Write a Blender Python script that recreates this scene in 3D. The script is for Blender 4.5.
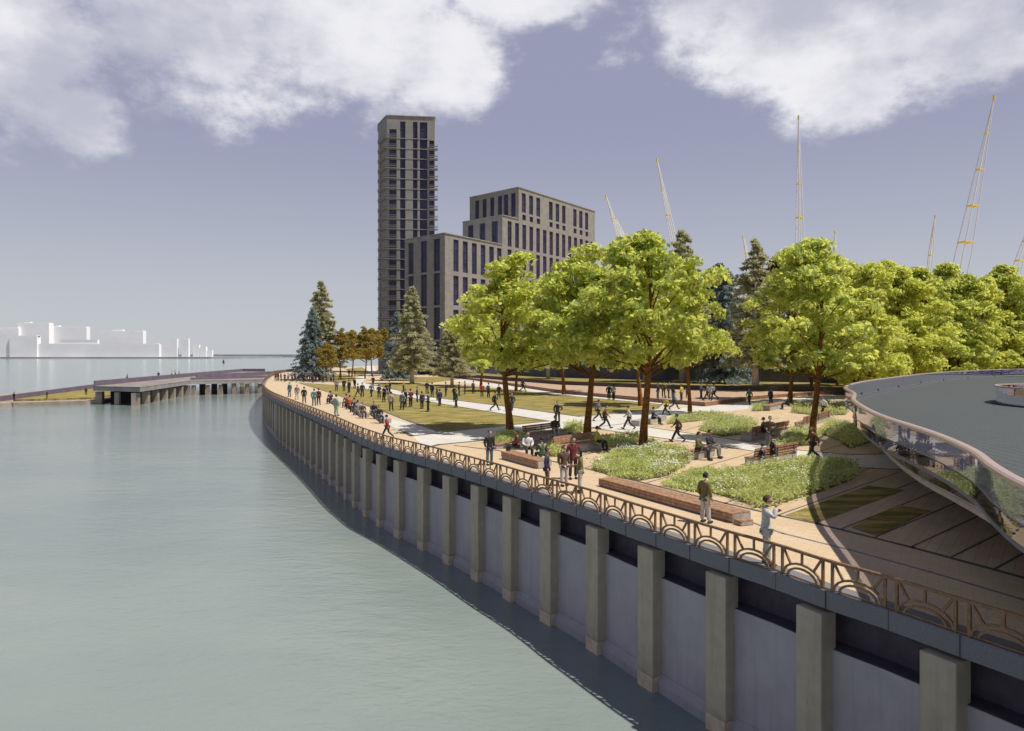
import bpy, bmesh, math, random
from mathutils import Vector, Matrix, noise
R = math.radians
for o in list(bpy.data.objects): bpy.data.objects.remove(o, do_unlink=True)
S = bpy.context.scene
COL = S.collection
F = 700.0; HZ = 355.0; CH = 5.5          # focal length in photo pixels, horizon row, eye height above promenade

# ------------------------------------------------------------------ camera
cd = bpy.data.cameras.new('camera'); cam = bpy.data.objects.new('camera', cd); COL.objects.link(cam)
cam.location = (0, 0, CH); cam.rotation_euler = (R(90), 0, 0)
cd.sensor_width = 36; cd.lens = 36*F/1024; cd.shift_y = -10.5/1024
cd.clip_start = 0.2; cd.clip_end = 20000
S.camera = cam
S.view_settings.view_transform = 'Standard'; S.view_settings.look = 'None'
S.view_settings.exposure = 0.0; S.view_settings.gamma = 1.0
S.view_settings.use_curve_mapping = False

# ------------------------------------------------------------------ node helper
class NT:
    def __init__(s, t): s.t = t; s.n = t.nodes; s.l = t.links
    def node(s, ty, ins=None, **kw):
        n = s.n.new(ty)
        for k, v in kw.items(): setattr(n, k, v)
        for k, v in (ins or {}).items(): s.put(n.inputs[k], v)
        return n
    def put(s, sock, v):
        if isinstance(v, bpy.types.NodeSocket): s.l.new(v, sock)
        else: sock.default_value = v
    def math(s, op, a, b=0.0, c=None, clamp=False):
        n = s.n.new('ShaderNodeMath'); n.operation = op; n.use_clamp = clamp
        s.put(n.inputs[0], a); s.put(n.inputs[1], b)
        if c is not None: s.put(n.inputs[2], c)
        return n.outputs[0]
    def mix(s, f, a, b, mode='MIX'):
        n = s.n.new('ShaderNodeMix'); n.data_type = 'RGBA'; n.blend_type = mode
        s.put(n.inputs[0], f)
        s.put(n.inputs[6], a if isinstance(a, bpy.types.NodeSocket) else (*a[:3], 1))
        s.put(n.inputs[7], b if isinstance(b, bpy.types.NodeSocket) else (*b[:3], 1))
        return n.outputs[2]
    def ramp(s, f, lo, hi):
        n = s.n.new('ShaderNodeMapRange'); n.interpolation_type = 'SMOOTHSTEP'
        s.put(n.inputs[0], f); n.inputs[1].default_value = lo; n.inputs[2].default_value = hi
        return n.outputs[0]
    def noise(s, vec, scale, detail=4, rough=.55):
        n = s.n.new('ShaderNodeTexNoise')
        s.put(n.inputs['Vector'], vec); n.inputs['Scale'].default_value = scale
        n.inputs['Detail'].default_value = detail; n.inputs['Roughness'].default_value = rough
        return n.outputs[0]
    def scale(s, vec, sx, sy, sz, rz=0):
        n = s.n.new('ShaderNodeMapping'); s.put(n.inputs[0], vec)
        n.inputs['Scale'].default_value = (sx, sy, sz); n.inputs['Rotation'].default_value = (0, 0, rz)
        return n.outputs[0]

# ------------------------------------------------------------------ sun and sky
SUN_EL = 62.5
sdir = Vector((0.935, -0.355, 0)).normalized()*math.cos(R(SUN_EL)) + Vector((0, 0, math.sin(R(SUN_EL))))
sl = bpy.data.lights.new('sun', 'SUN'); so = bpy.data.objects.new('sun', sl); COL.objects.link(so)
so.rotation_euler = sdir.to_track_quat('Z', 'Y').to_euler(); so.location = (60, -20, 120)
sl.energy = 5.0; sl.angle = R(0.6); sl.color = (1, .94, .84)

W = bpy.data.worlds.new('World'); S.world = W; W.use_nodes = True
t = NT(W.node_tree); t.n.clear()
out = t.node('ShaderNodeOutputWorld'); bg = t.node('ShaderNodeBackground'); bg.inputs[1].default_value = 0.10
t.l.new(bg.outputs[0], out.inputs[0])
sky = t.node('ShaderNodeTexSky', sky_type='NISHITA', sun_disc=False, sun_elevation=R(SUN_EL),
             sun_rotation=math.atan2(sdir.x, sdir.y))
tc = t.node('ShaderNodeTexCoord').outputs['Generated']
sep = t.node('ShaderNodeSeparateXYZ', {0: tc}); dx, dy, dz = sep.outputs
az = t.math('ARCTAN2', dx, dy)
el = t.math('ARCSINE', dz)
# clear sky: violet-blue above a pale grey-blue horizon
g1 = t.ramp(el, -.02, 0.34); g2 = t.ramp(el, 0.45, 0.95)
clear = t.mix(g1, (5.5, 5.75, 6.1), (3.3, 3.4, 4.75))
clear = t.mix(g2, clear, (.75, .85, 1.8))  # sky overhead, out of view, made darker to deepen the shadows
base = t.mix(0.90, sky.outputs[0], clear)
def blob(px, py, rx, ry):
    a = math.atan((px-512)/F); e = math.atan((HZ-py)/math.hypot(F, px-512))
    ra = rx/F*math.cos(a)**2; re = ry/F*math.cos(a)
    u = t.math('POWER', t.math('ABSOLUTE', t.math('MULTIPLY', t.math('SUBTRACT', az, a), 1/ra)), 2)
    v = t.math('POWER', t.math('ABSOLUTE', t.math('MULTIPLY', t.math('SUBTRACT', el, e), 1/re)), 2)
    return t.math('SUBTRACT', 1.0, t.math('SQRT', t.math('ADD', u, v)))
m = None
for b in ((30, 50, 120, 115), (70, 110, 70, 55), (200, 20, 190, 100), (360, 30, 150, 92), (450, 70, 60, 50), (520, -10, 100, 34),
          (220, -130, 380, 150), (800, 20, 150, 66), (850, 70, 80, 64), (960, 20, 140, 82), (705, 0, 62, 42),
          (900, -120, 330, 140), (-250, 40, 200, 110), (1300, 60, 240, 90)):
    x = blob(*b); m = x if m is None else t.math('MAXIMUM', m, x)
nz = t.noise(t.scale(tc, 1, 1, 1.7), 5.2, 9, .62)
nz2 = t.noise(t.scale(tc, 1, 1, 1.4), 2.2, 5, .6)
nz3 = t.noise(t.scale(tc, 1, 1, 1.5), 17, 8, .68)
d = t.math('ADD', t.math('MULTIPLY', m, 1.0), t.math('MULTIPLY', t.math('SUBTRACT', nz, .5), 1.75))
d = t.math('ADD', d, t.math('MULTIPLY', t.math('SUBTRACT', nz3, .5), .85))
cm = t.math('MULTIPLY', t.ramp(d, -0.10, 0.48), 0.94)
shade = t.ramp(t.math('ADD', t.math('MULTIPLY', nz, .6), t.math('MULTIPLY', nz2, .5)), .42, .68)
ccol = t.mix(shade, (5.2, 5.25, 6.2), (9.0, 9.0, 9.3))
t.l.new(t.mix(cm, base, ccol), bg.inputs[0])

# ------------------------------------------------------------------ object helpers
random.seed(7)
def link(o, parent=None):
    COL.objects.link(o)
    if parent is not None: o.parent = parent
    return o
def tag(o, label=None, cat=None, group=None, kind=None):
    if label: o['label'] = label
    if cat: o['category'] = cat
    if group: o['group'] = group
    if kind: o['kind'] = kind
    return o
def thing(name, label, cat, loc=(0, 0, 0), rz=0, group=None):
    o = bpy.data.objects.new(name, None); o.location = loc; o.rotation_euler = (0, 0, rz)
    o.empty_display_size = .3
    return tag(link(o), label, cat, group)
def meshobj(name, verts, faces, mats, parent=None, midx=None, smooth=False):
    me = bpy.data.meshes.new(name); me.from_pydata([tuple(v) for v in verts], [], faces)
    if not isinstance(mats, (list, tuple)): mats = [mats]
    for m_ in mats: me.materials.append(m_)
    if midx: me.polygons.foreach_set('material_index', midx)
    if smooth: me.polygons.foreach_set('use_smooth', [True]*len(me.polygons))
    me.update()
    return link(bpy.data.objects.new(name, me), parent)
def ORD(i):
    w = ['leftmost', 'second', 'third', 'fourth', 'fifth', 'sixth', 'seventh', 'eighth', 'ninth', 'tenth', 'eleventh', 'twelfth',
         'thirteenth', 'fourteenth', 'fifteenth', 'sixteenth', 'seventeenth', 'eighteenth', 'nineteenth', 'twentieth',
         'twenty-first', 'twenty-second', 'twenty-third', 'twenty-fourth', 'twenty-fifth', 'twenty-sixth', 'twenty-seventh']
    return w[i] if i == 0 else w[i] + ' from the left'

class MB:
    def __init__(s): s.v = []; s.f = []; s.mi = []
    def add(s, vs, fs, mi=0):
        n = len(s.v); s.v += [Vector(v) for v in vs]; s.f += [tuple(i+n for i in f) for f in fs]; s.mi += [mi]*len(fs)
    def box(s, c, d, rz=0, mi=0, taper=1.0):
        x, y, z = d[0]/2, d[1]/2, d[2]/2; vs = []
        for sz in (-1, 1):
            k = taper if sz > 0 else 1
            for sx, sy in ((-1, -1), (1, -1), (1, 1), (-1, 1)):
                vx, vy = sx*x*k, sy*y*k
                vs.append((c[0]+vx*math.cos(rz)-vy*math.sin(rz), c[1]+vx*math.sin(rz)+vy*math.cos(rz), c[2]+sz*z))
        s.add(vs, [(0, 3, 2, 1), (4, 5, 6, 7), (0, 1, 5, 4), (1, 2, 6, 5), (2, 3, 7, 6), (3, 0, 4, 7)], mi)
    def prism(s, pts, z0, z1, mi=0):
        n = len(pts); vs = [(p[0], p[1], z0) for p in pts]+[(p[0], p[1], z1) for p in pts]
        fs = [(i, (i+1) % n, n+(i+1) % n, n+i) for i in range(n)]+[tuple(range(n, 2*n)), tuple(reversed(range(n)))]
        s.add(vs, fs, mi)
    def tube(s, pts, rad, seg=6, mi=0, cap=True):
        pts = [Vector(p) for p in pts]; n0 = len(s.v); k = len(pts)
        if not isinstance(rad, (list, tuple)): rad = [rad]*k
        up = None
        for i, p in enumerate(pts):
            tg = (pts[min(i+1, k-1)]-pts[max(i-1, 0)]).normalized()
            if up is None: up = Vector((0, 0, 1)) if abs(tg.z) < .9 else Vector((1, 0, 0))
            a = tg.cross(up).normalized(); b = a.cross(tg).normalized(); up = b
            for j in range(seg):
                th = 2*math.pi*j/seg
                s.v.append(p+(a*math.cos(th)+b*math.sin(th))*rad[i])
        for i in range(k-1):
            for j in range(seg):
                s.f.append((n0+i*seg+j, n0+i*seg+(j+1) % seg, n0+(i+1)*seg+(j+1) % seg, n0+(i+1)*seg+j)); s.mi.append(mi)
        if cap:
            s.f.append(tuple(n0+j for j in reversed(range(seg)))); s.mi.append(mi)
            s.f.append(tuple(n0+(k-1)*seg+j for j in range(seg))); s.mi.append(mi)
    def bar(s, a, b, w, h, mi=0):          # rectangular bar from a to b: w across, h along the local up
        a = Vector(a); b = Vector(b); tg = (b-a).normalized()
        up = Vector((0, 0, 1)) if abs(tg.z) < .95 else Vector((0, 1, 0))
        sx = tg.cross(up).normalized()*w/2; sy = sx.cross(tg).normalized()*h/2
        vs = [a-sx-sy, a+sx-sy, a+sx+sy, a-sx+sy, b-sx-sy, b+sx-sy, b+sx+sy, b-sx+sy]
        s.add(vs, [(3, 2, 1, 0), (4, 5, 6, 7), (0, 1, 5, 4), (1, 2, 6, 5), (2, 3, 7, 6), (3, 0, 4, 7)], mi)
    def build(s, name, mats, parent=None, smooth=False):
        return meshobj(name, s.v, s.f, mats, parent, s.mi, smooth)

def G(px, py, z=0.0):                     # ground point under a photo pixel
    y = (CH-z)*F/(py-HZ); return Vector(((px-512)*y/F, y, z))
def GL(l, z=0.0): return [G(a, b, z) for a, b in l]
def catmull(pts, n=8, closed=False):
    out = []; k = len(pts)
    for i in range(k if closed else k-1):
        P = [pts[(i+j) % k] if closed else pts[min(max(i+j, 0), k-1)] for j in (-1, 0, 1, 2)]
        for q in range(n):
            u = q/n
            out.append(0.5*((2*P[1])+(P[2]-P[0])*u+(2*P[0]-5*P[1]+4*P[2]-P[3])*u*u+(-P[0]+3*P[1]-3*P[2]+P[3])*u**3))
    if not closed: out.append(Vector(pts[-1]))
    return out
def resample(pts, step):
    out = [Vector(pts[0])]; acc = 0
    for a, b in zip(pts, pts[1:]):
        L = (b-a).length; pos = step-acc
        while pos <= L: out.append(a+(b-a)*(pos/L)); pos += step
        acc = (acc+L) % step if L > 0 else acc
        acc = L-(pos-step)
    return out

# ------------------------------------------------------------------ materials
def pmat(name, col, rough=.7, metal=0.0, var=.12, vscale=3.0, bump=0.0, bscale=20.0, col2=None, spec=None, streak=0):
    m_ = bpy.data.materials.new(name); m_.use_nodes = True; t = NT(m_.node_tree)
    b = t.n['Principled BSDF']; b.inputs['Roughness'].default_value = rough; b.inputs['Metallic'].default_value = metal
    if spec is not None: b.inputs['Specular IOR Level'].default_value = spec
    gp = t.node('ShaderNodeNewGeometry').outputs['Position']
    c2 = col2 or tuple(max(0, c*(1-var*2.2)) for c in col)
    n = t.ramp(t.noise(gp, vscale, 6, .6), .3, .7)
    c = t.mix(n, c2, tuple(min(1, c*(1+var*.5)) for c in col))
    t.put(b.inputs['Base Color'], c)
    if streak:
        sn = t.ramp(t.noise(t.scale(gp, 3.2, 3.2, .22), 1.0, 5, .65), .45, .75)
        c = t.mix(t.math('MULTIPLY', sn, streak), c, (.13, .115, .09))
        sx = t.node('ShaderNodeSeparateXYZ', {0: gp}); lv = t.math('ADD', sx.outputs[2], t.math('MULTIPLY', t.noise(gp, 1.3, 5, .6), .8))
        c = t.mix(t.math('MULTIPLY', t.ramp(lv, -3.75, -4.35), streak*1.1), c, (.12, .125, .085))
        t.put(b.inputs['Base Color'], c)
    if bump:
        bn = t.node('ShaderNodeBump', {'Strength': bump, 'Distance': .02}); t.put(bn.inputs['Height'], t.noise(gp, bscale, 5, .6))
        t.l.new(bn.outputs[0], b.inputs['Normal'])
    return m_
def leafmat(name, c1, c2, trans, tw=.45, c3=None):
    m_ = bpy.data.materials.new(name); m_.use_nodes = True; t = NT(m_.node_tree); b = t.n['Principled BSDF']
    gp = t.node('ShaderNodeNewGeometry'); oi = t.node('ShaderNodeObjectInfo')
    n = t.noise(gp.outputs['Position'], 1.1, 3, .6)
    f = t.ramp(t.math('ADD', t.math('MULTIPLY', n, .75), t.math('MULTIPLY', gp.outputs['Random Per Island'], .55)), .46, .92)
    c = t.mix(f, c1, c2)
    if c3: c = t.mix(t.math('MULTIPLY', t.ramp(oi.outputs['Random'], .55, 1.0), .5), c, c3)
    t.put(b.inputs['Base Color'], c); b.inputs['Roughness'].default_value = .5; b.inputs['Specular IOR Level'].default_value = .25
    tr = t.node('ShaderNodeBsdfTranslucent', {'Color': (*trans, 1)}); mx = t.node('ShaderNodeMixShader', {0: tw})
    t.l.new(b.outputs[0], mx.inputs[1]); t.l.new(tr.outputs[0], mx.inputs[2])
    t.l.new(mx.outputs[0], t.n['Material Output'].inputs[0])
    return m_
def pavemat(name, c1, c2, mortar, bw, bh, rot=0, offs=.5, msize=.012, var=.1):
    m_ = bpy.data.materials.new(name); m_.use_nodes = True; t = NT(m_.node_tree); b = t.n['Principled BSDF']
    gp = t.node('ShaderNodeNewGeometry').outputs['Position']
    v = t.scale(gp, 1, 1, 1, rot)
    br = t.node('ShaderNodeTexBrick', {'Vector': v, 'Color1': (*c1, 1), 'Color2': (*c2, 1), 'Mortar': (*mortar, 1), 'Scale': 1.0,
                'Mortar Size': msize, 'Brick Width': bw, 'Row Height': bh, 'Bias': 0.0}, offset=offs)
    n = t.ramp(t.noise(gp, .55, 6, .65), .3, .75)
    c = t.mix(t.math('MULTIPLY', n, .35), br.outputs[0], tuple(x*.72 for x in c2))
    t.put(b.inputs['Base Color'], c); b.inputs['Roughness'].default_value = .8
    bn = t.node('ShaderNodeBump', {'Strength': .3, 'Distance': .01}); t.put(bn.inputs['Height'], t.noise(gp, 30, 4, .6))
    t.l.new(bn.outputs[0], b.inputs['Normal'])
    return m_
def glassmat(name, tint, refl=.25, transp=.75, rough=.02):
    m_ = bpy.data.materials.new(name); m_.use_nodes = True; t = NT(m_.node_tree); t.n.remove(t.n['Principled BSDF'])
    g = t.node('ShaderNodeBsdfGlossy', {'Color': (.9, .9, 1, 1), 'Roughness': rough})
    tr = t.node('ShaderNodeBsdfTransparent', {'Color': (*tint, 1)})
    fr = t.node('ShaderNodeFresnel', {'IOR': 1.5})
    f = t.math('ADD', t.math('MULTIPLY', fr.outputs[0], 1.0), refl, clamp=True)
    mx = t.node('ShaderNodeMixShader', {0: f}); t.l.new(tr.outputs[0], mx.inputs[1]); t.l.new(g.outputs[0], mx.inputs[2])
    t.l.new(mx.outputs[0], t.n['Material Output'].inputs[0]); return m_

M = {}
M['sand'] = pavemat('sand_paving', (.61, .475, .31), (.56, .43, .275), (.42, .31, .20), .45, .22, R(32), msize=.008)
M['plaza'] = pavemat('plaza_paving', (.60, .46, .30), (.52, .39, .245), (.38, .28, .18), .9, .30, R(-52), msize=.01)
M['white_path'] = pavemat('white_path', (.64, .61, .56), (.57, .545, .50), (.45, .43, .40), 1.2, .6, R(20), msize=.012)
M['joint'] = pmat('dark_joint', (.10, .085, .08), .8)
M['drain'] = pmat('drain_strip', (.19, .19, .24), .6)
M['kerb'] = pmat('dark_kerb', (.15, .145, .16), .7)
M['coping'] = pmat('coping_granite', (.19, .19, .21), .75, var=.13, vscale=45, bump=.15, bscale=90)
M['slab'] = pmat('wall_panel', (.40, .375, .40), .75, var=.05, vscale=1.1, bump=.06, bscale=25, streak=.22)
M['recess_shade'] = pmat('wall_recess_shade', (.085, .075, .095), .9)  # shade of the deep recess worked into this dark colour
M['column'] = pmat('column_concrete', (.44, .385, .285), .8, var=.05, vscale=3, bump=.12, bscale=40, streak=.3)
M['column_foot'] = pmat('column_foot', (.62, .50, .36), .7, var=.10, vscale=4)
M['bronze'] = pmat('railing_bronze', (.27, .155, .08), .5, .15, var=.15, vscale=9)
M['timber'] = pmat('timber', (.42, .24, .145), .6, var=.22, vscale=7, bump=.2)
M['timber_red'] = pmat('timber_red', (.30, .15, .09), .65, var=.2, vscale=3)
M['timber_pale'] = pmat('timber_pale', (.50, .35, .235), .7, var=.15, vscale=2)
M['concrete'] = pmat('bench_concrete', (.42, .40, .39), .75, var=.12, vscale=4, bump=.2)
M['bark'] = pmat('bark', (.26, .115, .03), .85, var=.3, vscale=9, bump=.8, bscale=14, spec=.2)
M['bark_dark'] = pmat('bark_dark', (.12, .07, .035), .9, var=.3, vscale=6, bump=.6)
M['bark_pale'] = pmat('bark_pale', (.62, .54, .44), .8, var=.15, vscale=5)
M['leaf'] = leafmat('leaf_green', (.06, .14, .06), (.58, .63, .17), (.92, .93, .20), .50, c3=(.62, .62, .13))
M['leaf_brown'] = leafmat('leaf_golden', (.18, .14, .03), (.46, .35, .09), (.55, .42, .08), .45)
M['leaf_dark'] = leafmat('leaf_plum', (.05, .035, .03), (.10, .06, .04), (.12, .06, .03), .3)
M['pine'] = leafmat('needles_pine', (.24, .26, .14), (.66, .63, .42), (.66, .64, .38), .5)
M['spruce'] = leafmat('needles_blue', (.14, .19, .20), (.42, .50, .50), (.36, .44, .42), .38)
M['shrub'] = leafmat('shrub_green', (.26, .36, .10), (.74, .76, .36), (.80, .82, .32), .52)
M['flower'] = pmat('white_flower', (.8, .8, .76), .6, var=.04)
M['slate'] = pmat('slate_cladding', (.085, .09, .125), .6, var=.1, vscale=.5)
M['darkwall'] = pmat('retaining_wall', (.10, .075, .075), .8, var=.2)
M['deck_tile'] = pavemat('deck_tile', (.074, .086, .087), (.064, .076, .078), (.032, .040, .045), .42, .42, R(8), offs=0, msize=.04)
M['rail_pink'] = pmat('handrail_bronze', (.50, .37, .33), .35, .3, var=.05)
M['soffit'] = pmat('soffit_edge', (.40, .36, .33), .5)
M['white'] = pmat('white_render', (.88, .88, .88), .8, var=.03, vscale=.02)
M['white_roof'] = pmat('white_roof', (.80, .80, .82), .8, var=.03, vscale=.02)
M['brick'] = pmat('brick_grey', (.255, .242, .222), .8, var=.08, vscale=.6, bump=.1)
M['brick_band'] = pmat('band_stone', (.27, .26, .245), .7, var=.05)
M['win'] = pmat('window_glass', (.022, .02, .045), .3, var=.5, vscale=.3, col2=(.06, .055, .12), spec=.3)
M['mast_white'] = pmat('mast_white', (.72, .72, .70), .5, var=.03)
M['mast_yellow'] = pmat('mast_yellow', (.80, .60, .05), .5, var=.05)
M['purple'] = pmat('parapet_violet', (.17, .135, .18), .6, var=.1, vscale=.5)
M['pier_conc'] = pmat('pier_concrete', (.33, .32, .33), .8, var=.1, vscale=.4)
M['pile'] = pmat('pier_pile', (.38, .31, .25), .8, var=.15, vscale=.5)
M['dark'] = pmat('dark_void', (.03, .03, .04), .9)
M['bank'] = pmat('far_bank', (.36, .38, .40), .9, var=.1, vscale=.01)
M['pierdeck'] = pmat('pier_decking', (.29, .25, .235), .8, var=.15, vscale=.4)
M['frame'] = pmat('window_frame', (.05, .048, .07), .5)
M['balc'] = pmat('balcony_panel', (.15, .15, .16), .5)
M['glass'] = glassmat('balustrade_glass', (.42, .41, .54), .04)

# polished skirt of the disc
mm = bpy.data.materials.new('polished_skirt'); mm.use_nodes = True; t = NT(mm.node_tree); b = t.n['Principled BSDF']
b.inputs['Base Color'].default_value = (.80, .74, .74, 1); b.inputs['Metallic'].default_value = 1; b.inputs['Roughness'].default_value = .035
gp = t.node('ShaderNodeNewGeometry').outputs['Position']
bn = t.node('ShaderNodeBump', {'Strength': .05, 'Distance': .03}); t.put(bn.inputs['Height'], t.noise(gp, .8, 2)); t.l.new(bn.outputs[0], b.inputs['Normal'])
M['mirror'] = mm
# grass
mg = bpy.data.materials.new('lawn_grass'); mg.use_nodes = True; t = NT(mg.node_tree); b = t.n['Principled BSDF']
gp = t.node('ShaderNodeNewGeometry').outputs['Position']
n1 = t.ramp(t.noise(t.scale(gp, .35, 1.6, 1, .25), 1.0, 6, .72), .40, .64); n2 = t.ramp(t.noise(gp, 5, 6, .7), .3, .7)
c = t.mix(n1, (.15, .135, .03), (.50, .385, .17)); c = t.mix(t.math('MULTIPLY', n2, .5), c, (.19, .165, .035))
t.put(b.inputs['Base Color'], c); b.inputs['Roughness'].default_value = .9; b.inputs['Specular IOR Level'].default_value = .1
bn = t.node('ShaderNodeBump', {'Strength': .9, 'Distance': .05}); t.put(bn.inputs['Height'], t.noise(gp, 18, 5, .7)); t.l.new(bn.outputs[0], b.inputs['Normal'])
M['grass'] = mg
# water
mw = bpy.data.materials.new('river_water'); mw.use_nodes = True; t = NT(mw.node_tree); b = t.n['Principled BSDF']
gp = t.node('ShaderNodeNewGeometry').outputs['Position']
n1 = t.ramp(t.noise(t.scale(gp, .05, .09, 1), 1, 4, .6), .3, .7)
t.put(b.inputs['Base Color'], t.mix(n1, (.192, .243, .23), (.236, .279, .257)))
b.inputs['Roughness'].default_value = .10; b.inputs['IOR'].default_value = 1.33
h = t.math('ADD', t.math('MULTIPLY', t.noise(t.scale(gp, .5, 1.0, 1, .5), .9, 5, .6), 1.0), t.math('MULTIPLY', t.noise(t.scale(gp, 1, 2, 1, .3), 2.6, 4, .6), .35))
bn = t.node('ShaderNodeBump', {'Strength': .5, 'Distance': .16}); t.put(bn.inputs['Height'], h); t.l.new(bn.outputs[0], b.inputs['Normal'])
M['water'] = mw

def flat(name, pts, z, mat, kind='structure', thick=0):
    b = bmesh.new(); vs = [b.verts.new((p[0], p[1], z)) for p in pts]; f = b.faces.new(vs)
    if f.normal.z < 0: f.normal_flip()
    f.normal_update()
    if f.normal.z < 0: f.normal_flip()
    bmesh.ops.triangulate(b, faces=b.faces[:])
    me = bpy.data.meshes.new(name); b.to_mesh(me); b.free(); me.materials.append(mat)
    o = link(bpy.data.objects.new(name, me))
    if kind: o['kind'] = kind
    return o

# ------------------------------------------------------------------ water and land
WZ = -4.9
flat('water', [(-9000, -400), (9000, -400), (9000, 9000), (-9000, 9000)], WZ, M['water'])
edge_px = [(1024, 657), (956, 634), (883, 608.5), (822.7, 589.7), (776, 572.5), (728, 557.6), (688.6, 544.4), (657, 533.5), (626, 523),
           (599.6, 513.2), (572, 504), (531, 491.5), (495.8, 479.8), (454.7, 467.2), (419.8, 457), (389.5, 449), (375.6, 443.8), (359.3, 437.4),
           (343, 429.3), (329, 422.6), (312.8, 415.3), (296.5, 408.4), (280, 401.2), (269, 395.5), (263.5, 390), (262, 385), (265, 380.2), (270, 376.6), (277, 373.6)]
edge = [Vector((28, -30, 0)), Vector((22, -14, 0)), Vector((17, -3, 0)), Vector((13.4, 4.5, 0)), Vector((11.0, 9.4, 0))] + GL(edge_px) + [G(300, 370), G(330, 368)]
edge = catmull(edge, 10)
for _ in range(6):   # relax small kinks from tracing
    edge = [edge[0]]+[(edge[i-1]+2*edge[i]+edge[i+1])/4 for i in range(1, len(edge)-1)]+[edge[-1]]
EL = [0.0]
for a, b_ in zip(edge, edge[1:]): EL.append(EL[-1]+(b_-a).length)
def at_s(s):
    s = min(max(s, 0), EL[-1]-1e-4)
    lo, hi = 0, len(EL)-1
    while hi-lo > 1:
        md = (lo+hi)//2
        if EL[md] <= s: lo = md
        else: hi = md
    u = (s-EL[lo])/(EL[hi]-EL[lo]); p = edge[lo].lerp(edge[hi], u)
    a = edge[max(lo-3, 0)]; b_ = edge[min(hi+3, len(edge)-1)]
    tg = (b_-a).normalized(); nrm = Vector((-tg.y, tg.x, 0))       # towards the river
    return p, tg, nrm
land = [(p.x, p.y) for p in edge]+[(-70, 420), (60, 520), (400, 640), (1400, 700), (1600, -60), (40, -60)]
gx = []
for i, (x, y) in enumerate(land):                                   # keep the sheet 0.5 m behind the coping face
    if i < len(edge):
        p, tg, nr = at_s(EL[i]); gx.append((x-nr.x*.5, y-nr.y*.5))
    else: gx.append((x, y))
flat('ground', gx, 0.0, M['sand'])

def sweep(name, prof, mat, parent, s0=0, s1=None, step=.75, closed=True, zfun=None):
    s1 = s1 or EL[-1]; n = int((s1-s0)/step); vs = []; fs = []; k = len(prof)
    for i in range(n+1):
        p, tg, nr = at_s(s0+(s1-s0)*i/n)
        for o_, z in prof: vs.append((p.x+nr.x*o_, p.y+nr.y*o_, z))
    for i in range(n):
        for j in range(k if closed else k-1):
            a = i*k+j; b2 = i*k+(j+1) % k; fs.append((a, b2, b2+k, a+k))
    if closed: fs.append(tuple(range(k-1, -1, -1))); fs.append(tuple(n*k+j for j in range(k)))
    return meshobj(name, vs, fs, mat, parent)

wall = thing('river_wall', 'long curved concrete river wall with olive columns under a granite coping', 'river wall', (edge[60].x, edge[60].y, WZ))
wall.location = (0, 0, 0)
sweep('coping', [(0, -.43), (0, -.02), (-.02, 0.004), (-.55, 0.004), (-.55, -.43)], M['coping'], wall)
sweep('recess_wall', [(-.75, -6.5), (-.75, -.432), (-1.0, -.432), (-1.0, -6.5)], M['recess_shade'], wall)
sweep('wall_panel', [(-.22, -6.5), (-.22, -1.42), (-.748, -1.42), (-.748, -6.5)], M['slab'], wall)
sweep('ledge_shade', [(-.235, -1.417), (-.235, -1.40), (-.747, -1.40), (-.747, -1.417)], M['recess_shade'], wall)  # added thin dark cap, painting the recess shade over the panel top
sweep('footing', [(-.04, -6.5), (-.04, -4.62), (-.2, -4.38), (-.219, -4.38), (-.219, -6.5)], M['slab'], wall)
# arc length of the railing bay boundary seen at photo column 776
def s_of(pt):
    best = min(range(len(edge)), key=lambda i: (edge[i]-pt).length); return EL[best]
S0 = s_of(G(775.7, 572.3)); PER = 1.5
# coping joints
jb = MB()
k = -14
while S0+k*PER < EL[-1]-1:
    s = S0+k*PER
    if s > 1:
        p, tg, nr = at_s(s); a = math.atan2(tg.y, tg.x)
        if p.y < 70: jb.box((p.x, p.y, -.213), (.014, .03, .42), a)
    k += 1
jb.build('coping_joints', M['joint'], wall)
col_me = None; kk = 0
for k in range(-12, 200, 2):
    s = S0+PER+k*PER+.36
    if s < 2 or s > EL[-1]-3: continue
    p, tg, nr = at_s(s); a = math.atan2(tg.y, tg.x)
    if col_me is None:
        c1 = MB(); c1.box((0, -.19, -2.48), (.74, .50, 3.9)); c1.box((0, -.187, -5.5), (.743, .506, 2.14), mi=1)
        o = c1.build('column', [M['column'], M['column_foot']], wall); col_me = o.data
        bm = bmesh.new(); bm.from_mesh(col_me); bmesh.ops.bevel(bm, geom=bm.edges[:], offset=.018, segments=1, affect='EDGES'); bm.to_mesh(col_me); bm.free()
    else:
        if kk >= 95: break
        o = link(bpy.data.objects.new('column', col_me), wall)
    kk += 1
    far = p.x < -30 and p.y > 84
    o.location = (p.x+nr.x*.08, p.y+nr.y*.08, 0) if not far else (p.x-nr.x*.11, p.y-nr.y*.11, 0)
    o.rotation_euler = (0, 0, a)

# railing
rail = thing('railing', 'bronze promenade railing of sunrise arches along the river wall', 'railing')
def panel_mb(mb, full=True):
    H_ = .66; w = .05
    for x in (-PER/2+.13, PER/2-.13): mb.bar((x, 0, .0), (x, 0, H_), .06, .055)
    hw = PER/2-.13
    def arch(rx, rz, n):
        pts = [(-rx*math.cos(math.pi*i/n), 0, .02+rz*math.sin(math.pi*i/n)) for i in range(n+1)]
        for a, b in zip(pts, pts[1:]): mb.bar(a, b, .045, w)
    arch(hw-.03, .36, 10); arch(hw-.17, .25, 9)
    mb.bar((0, 0, .38), (0, 0, H_), .045, w)
    for sgn in (-1, 1): mb.bar((sgn*(hw-.04), 0, H_), (sgn*.36, 0, .33), .045, w)
    mb.bar((-PER/2, 0, .03), (PER/2, 0, .03), .03, .03)
pm = MB(); panel_mb(pm); pn = 0; pdat = None; rest = MB()
k = -9
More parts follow.
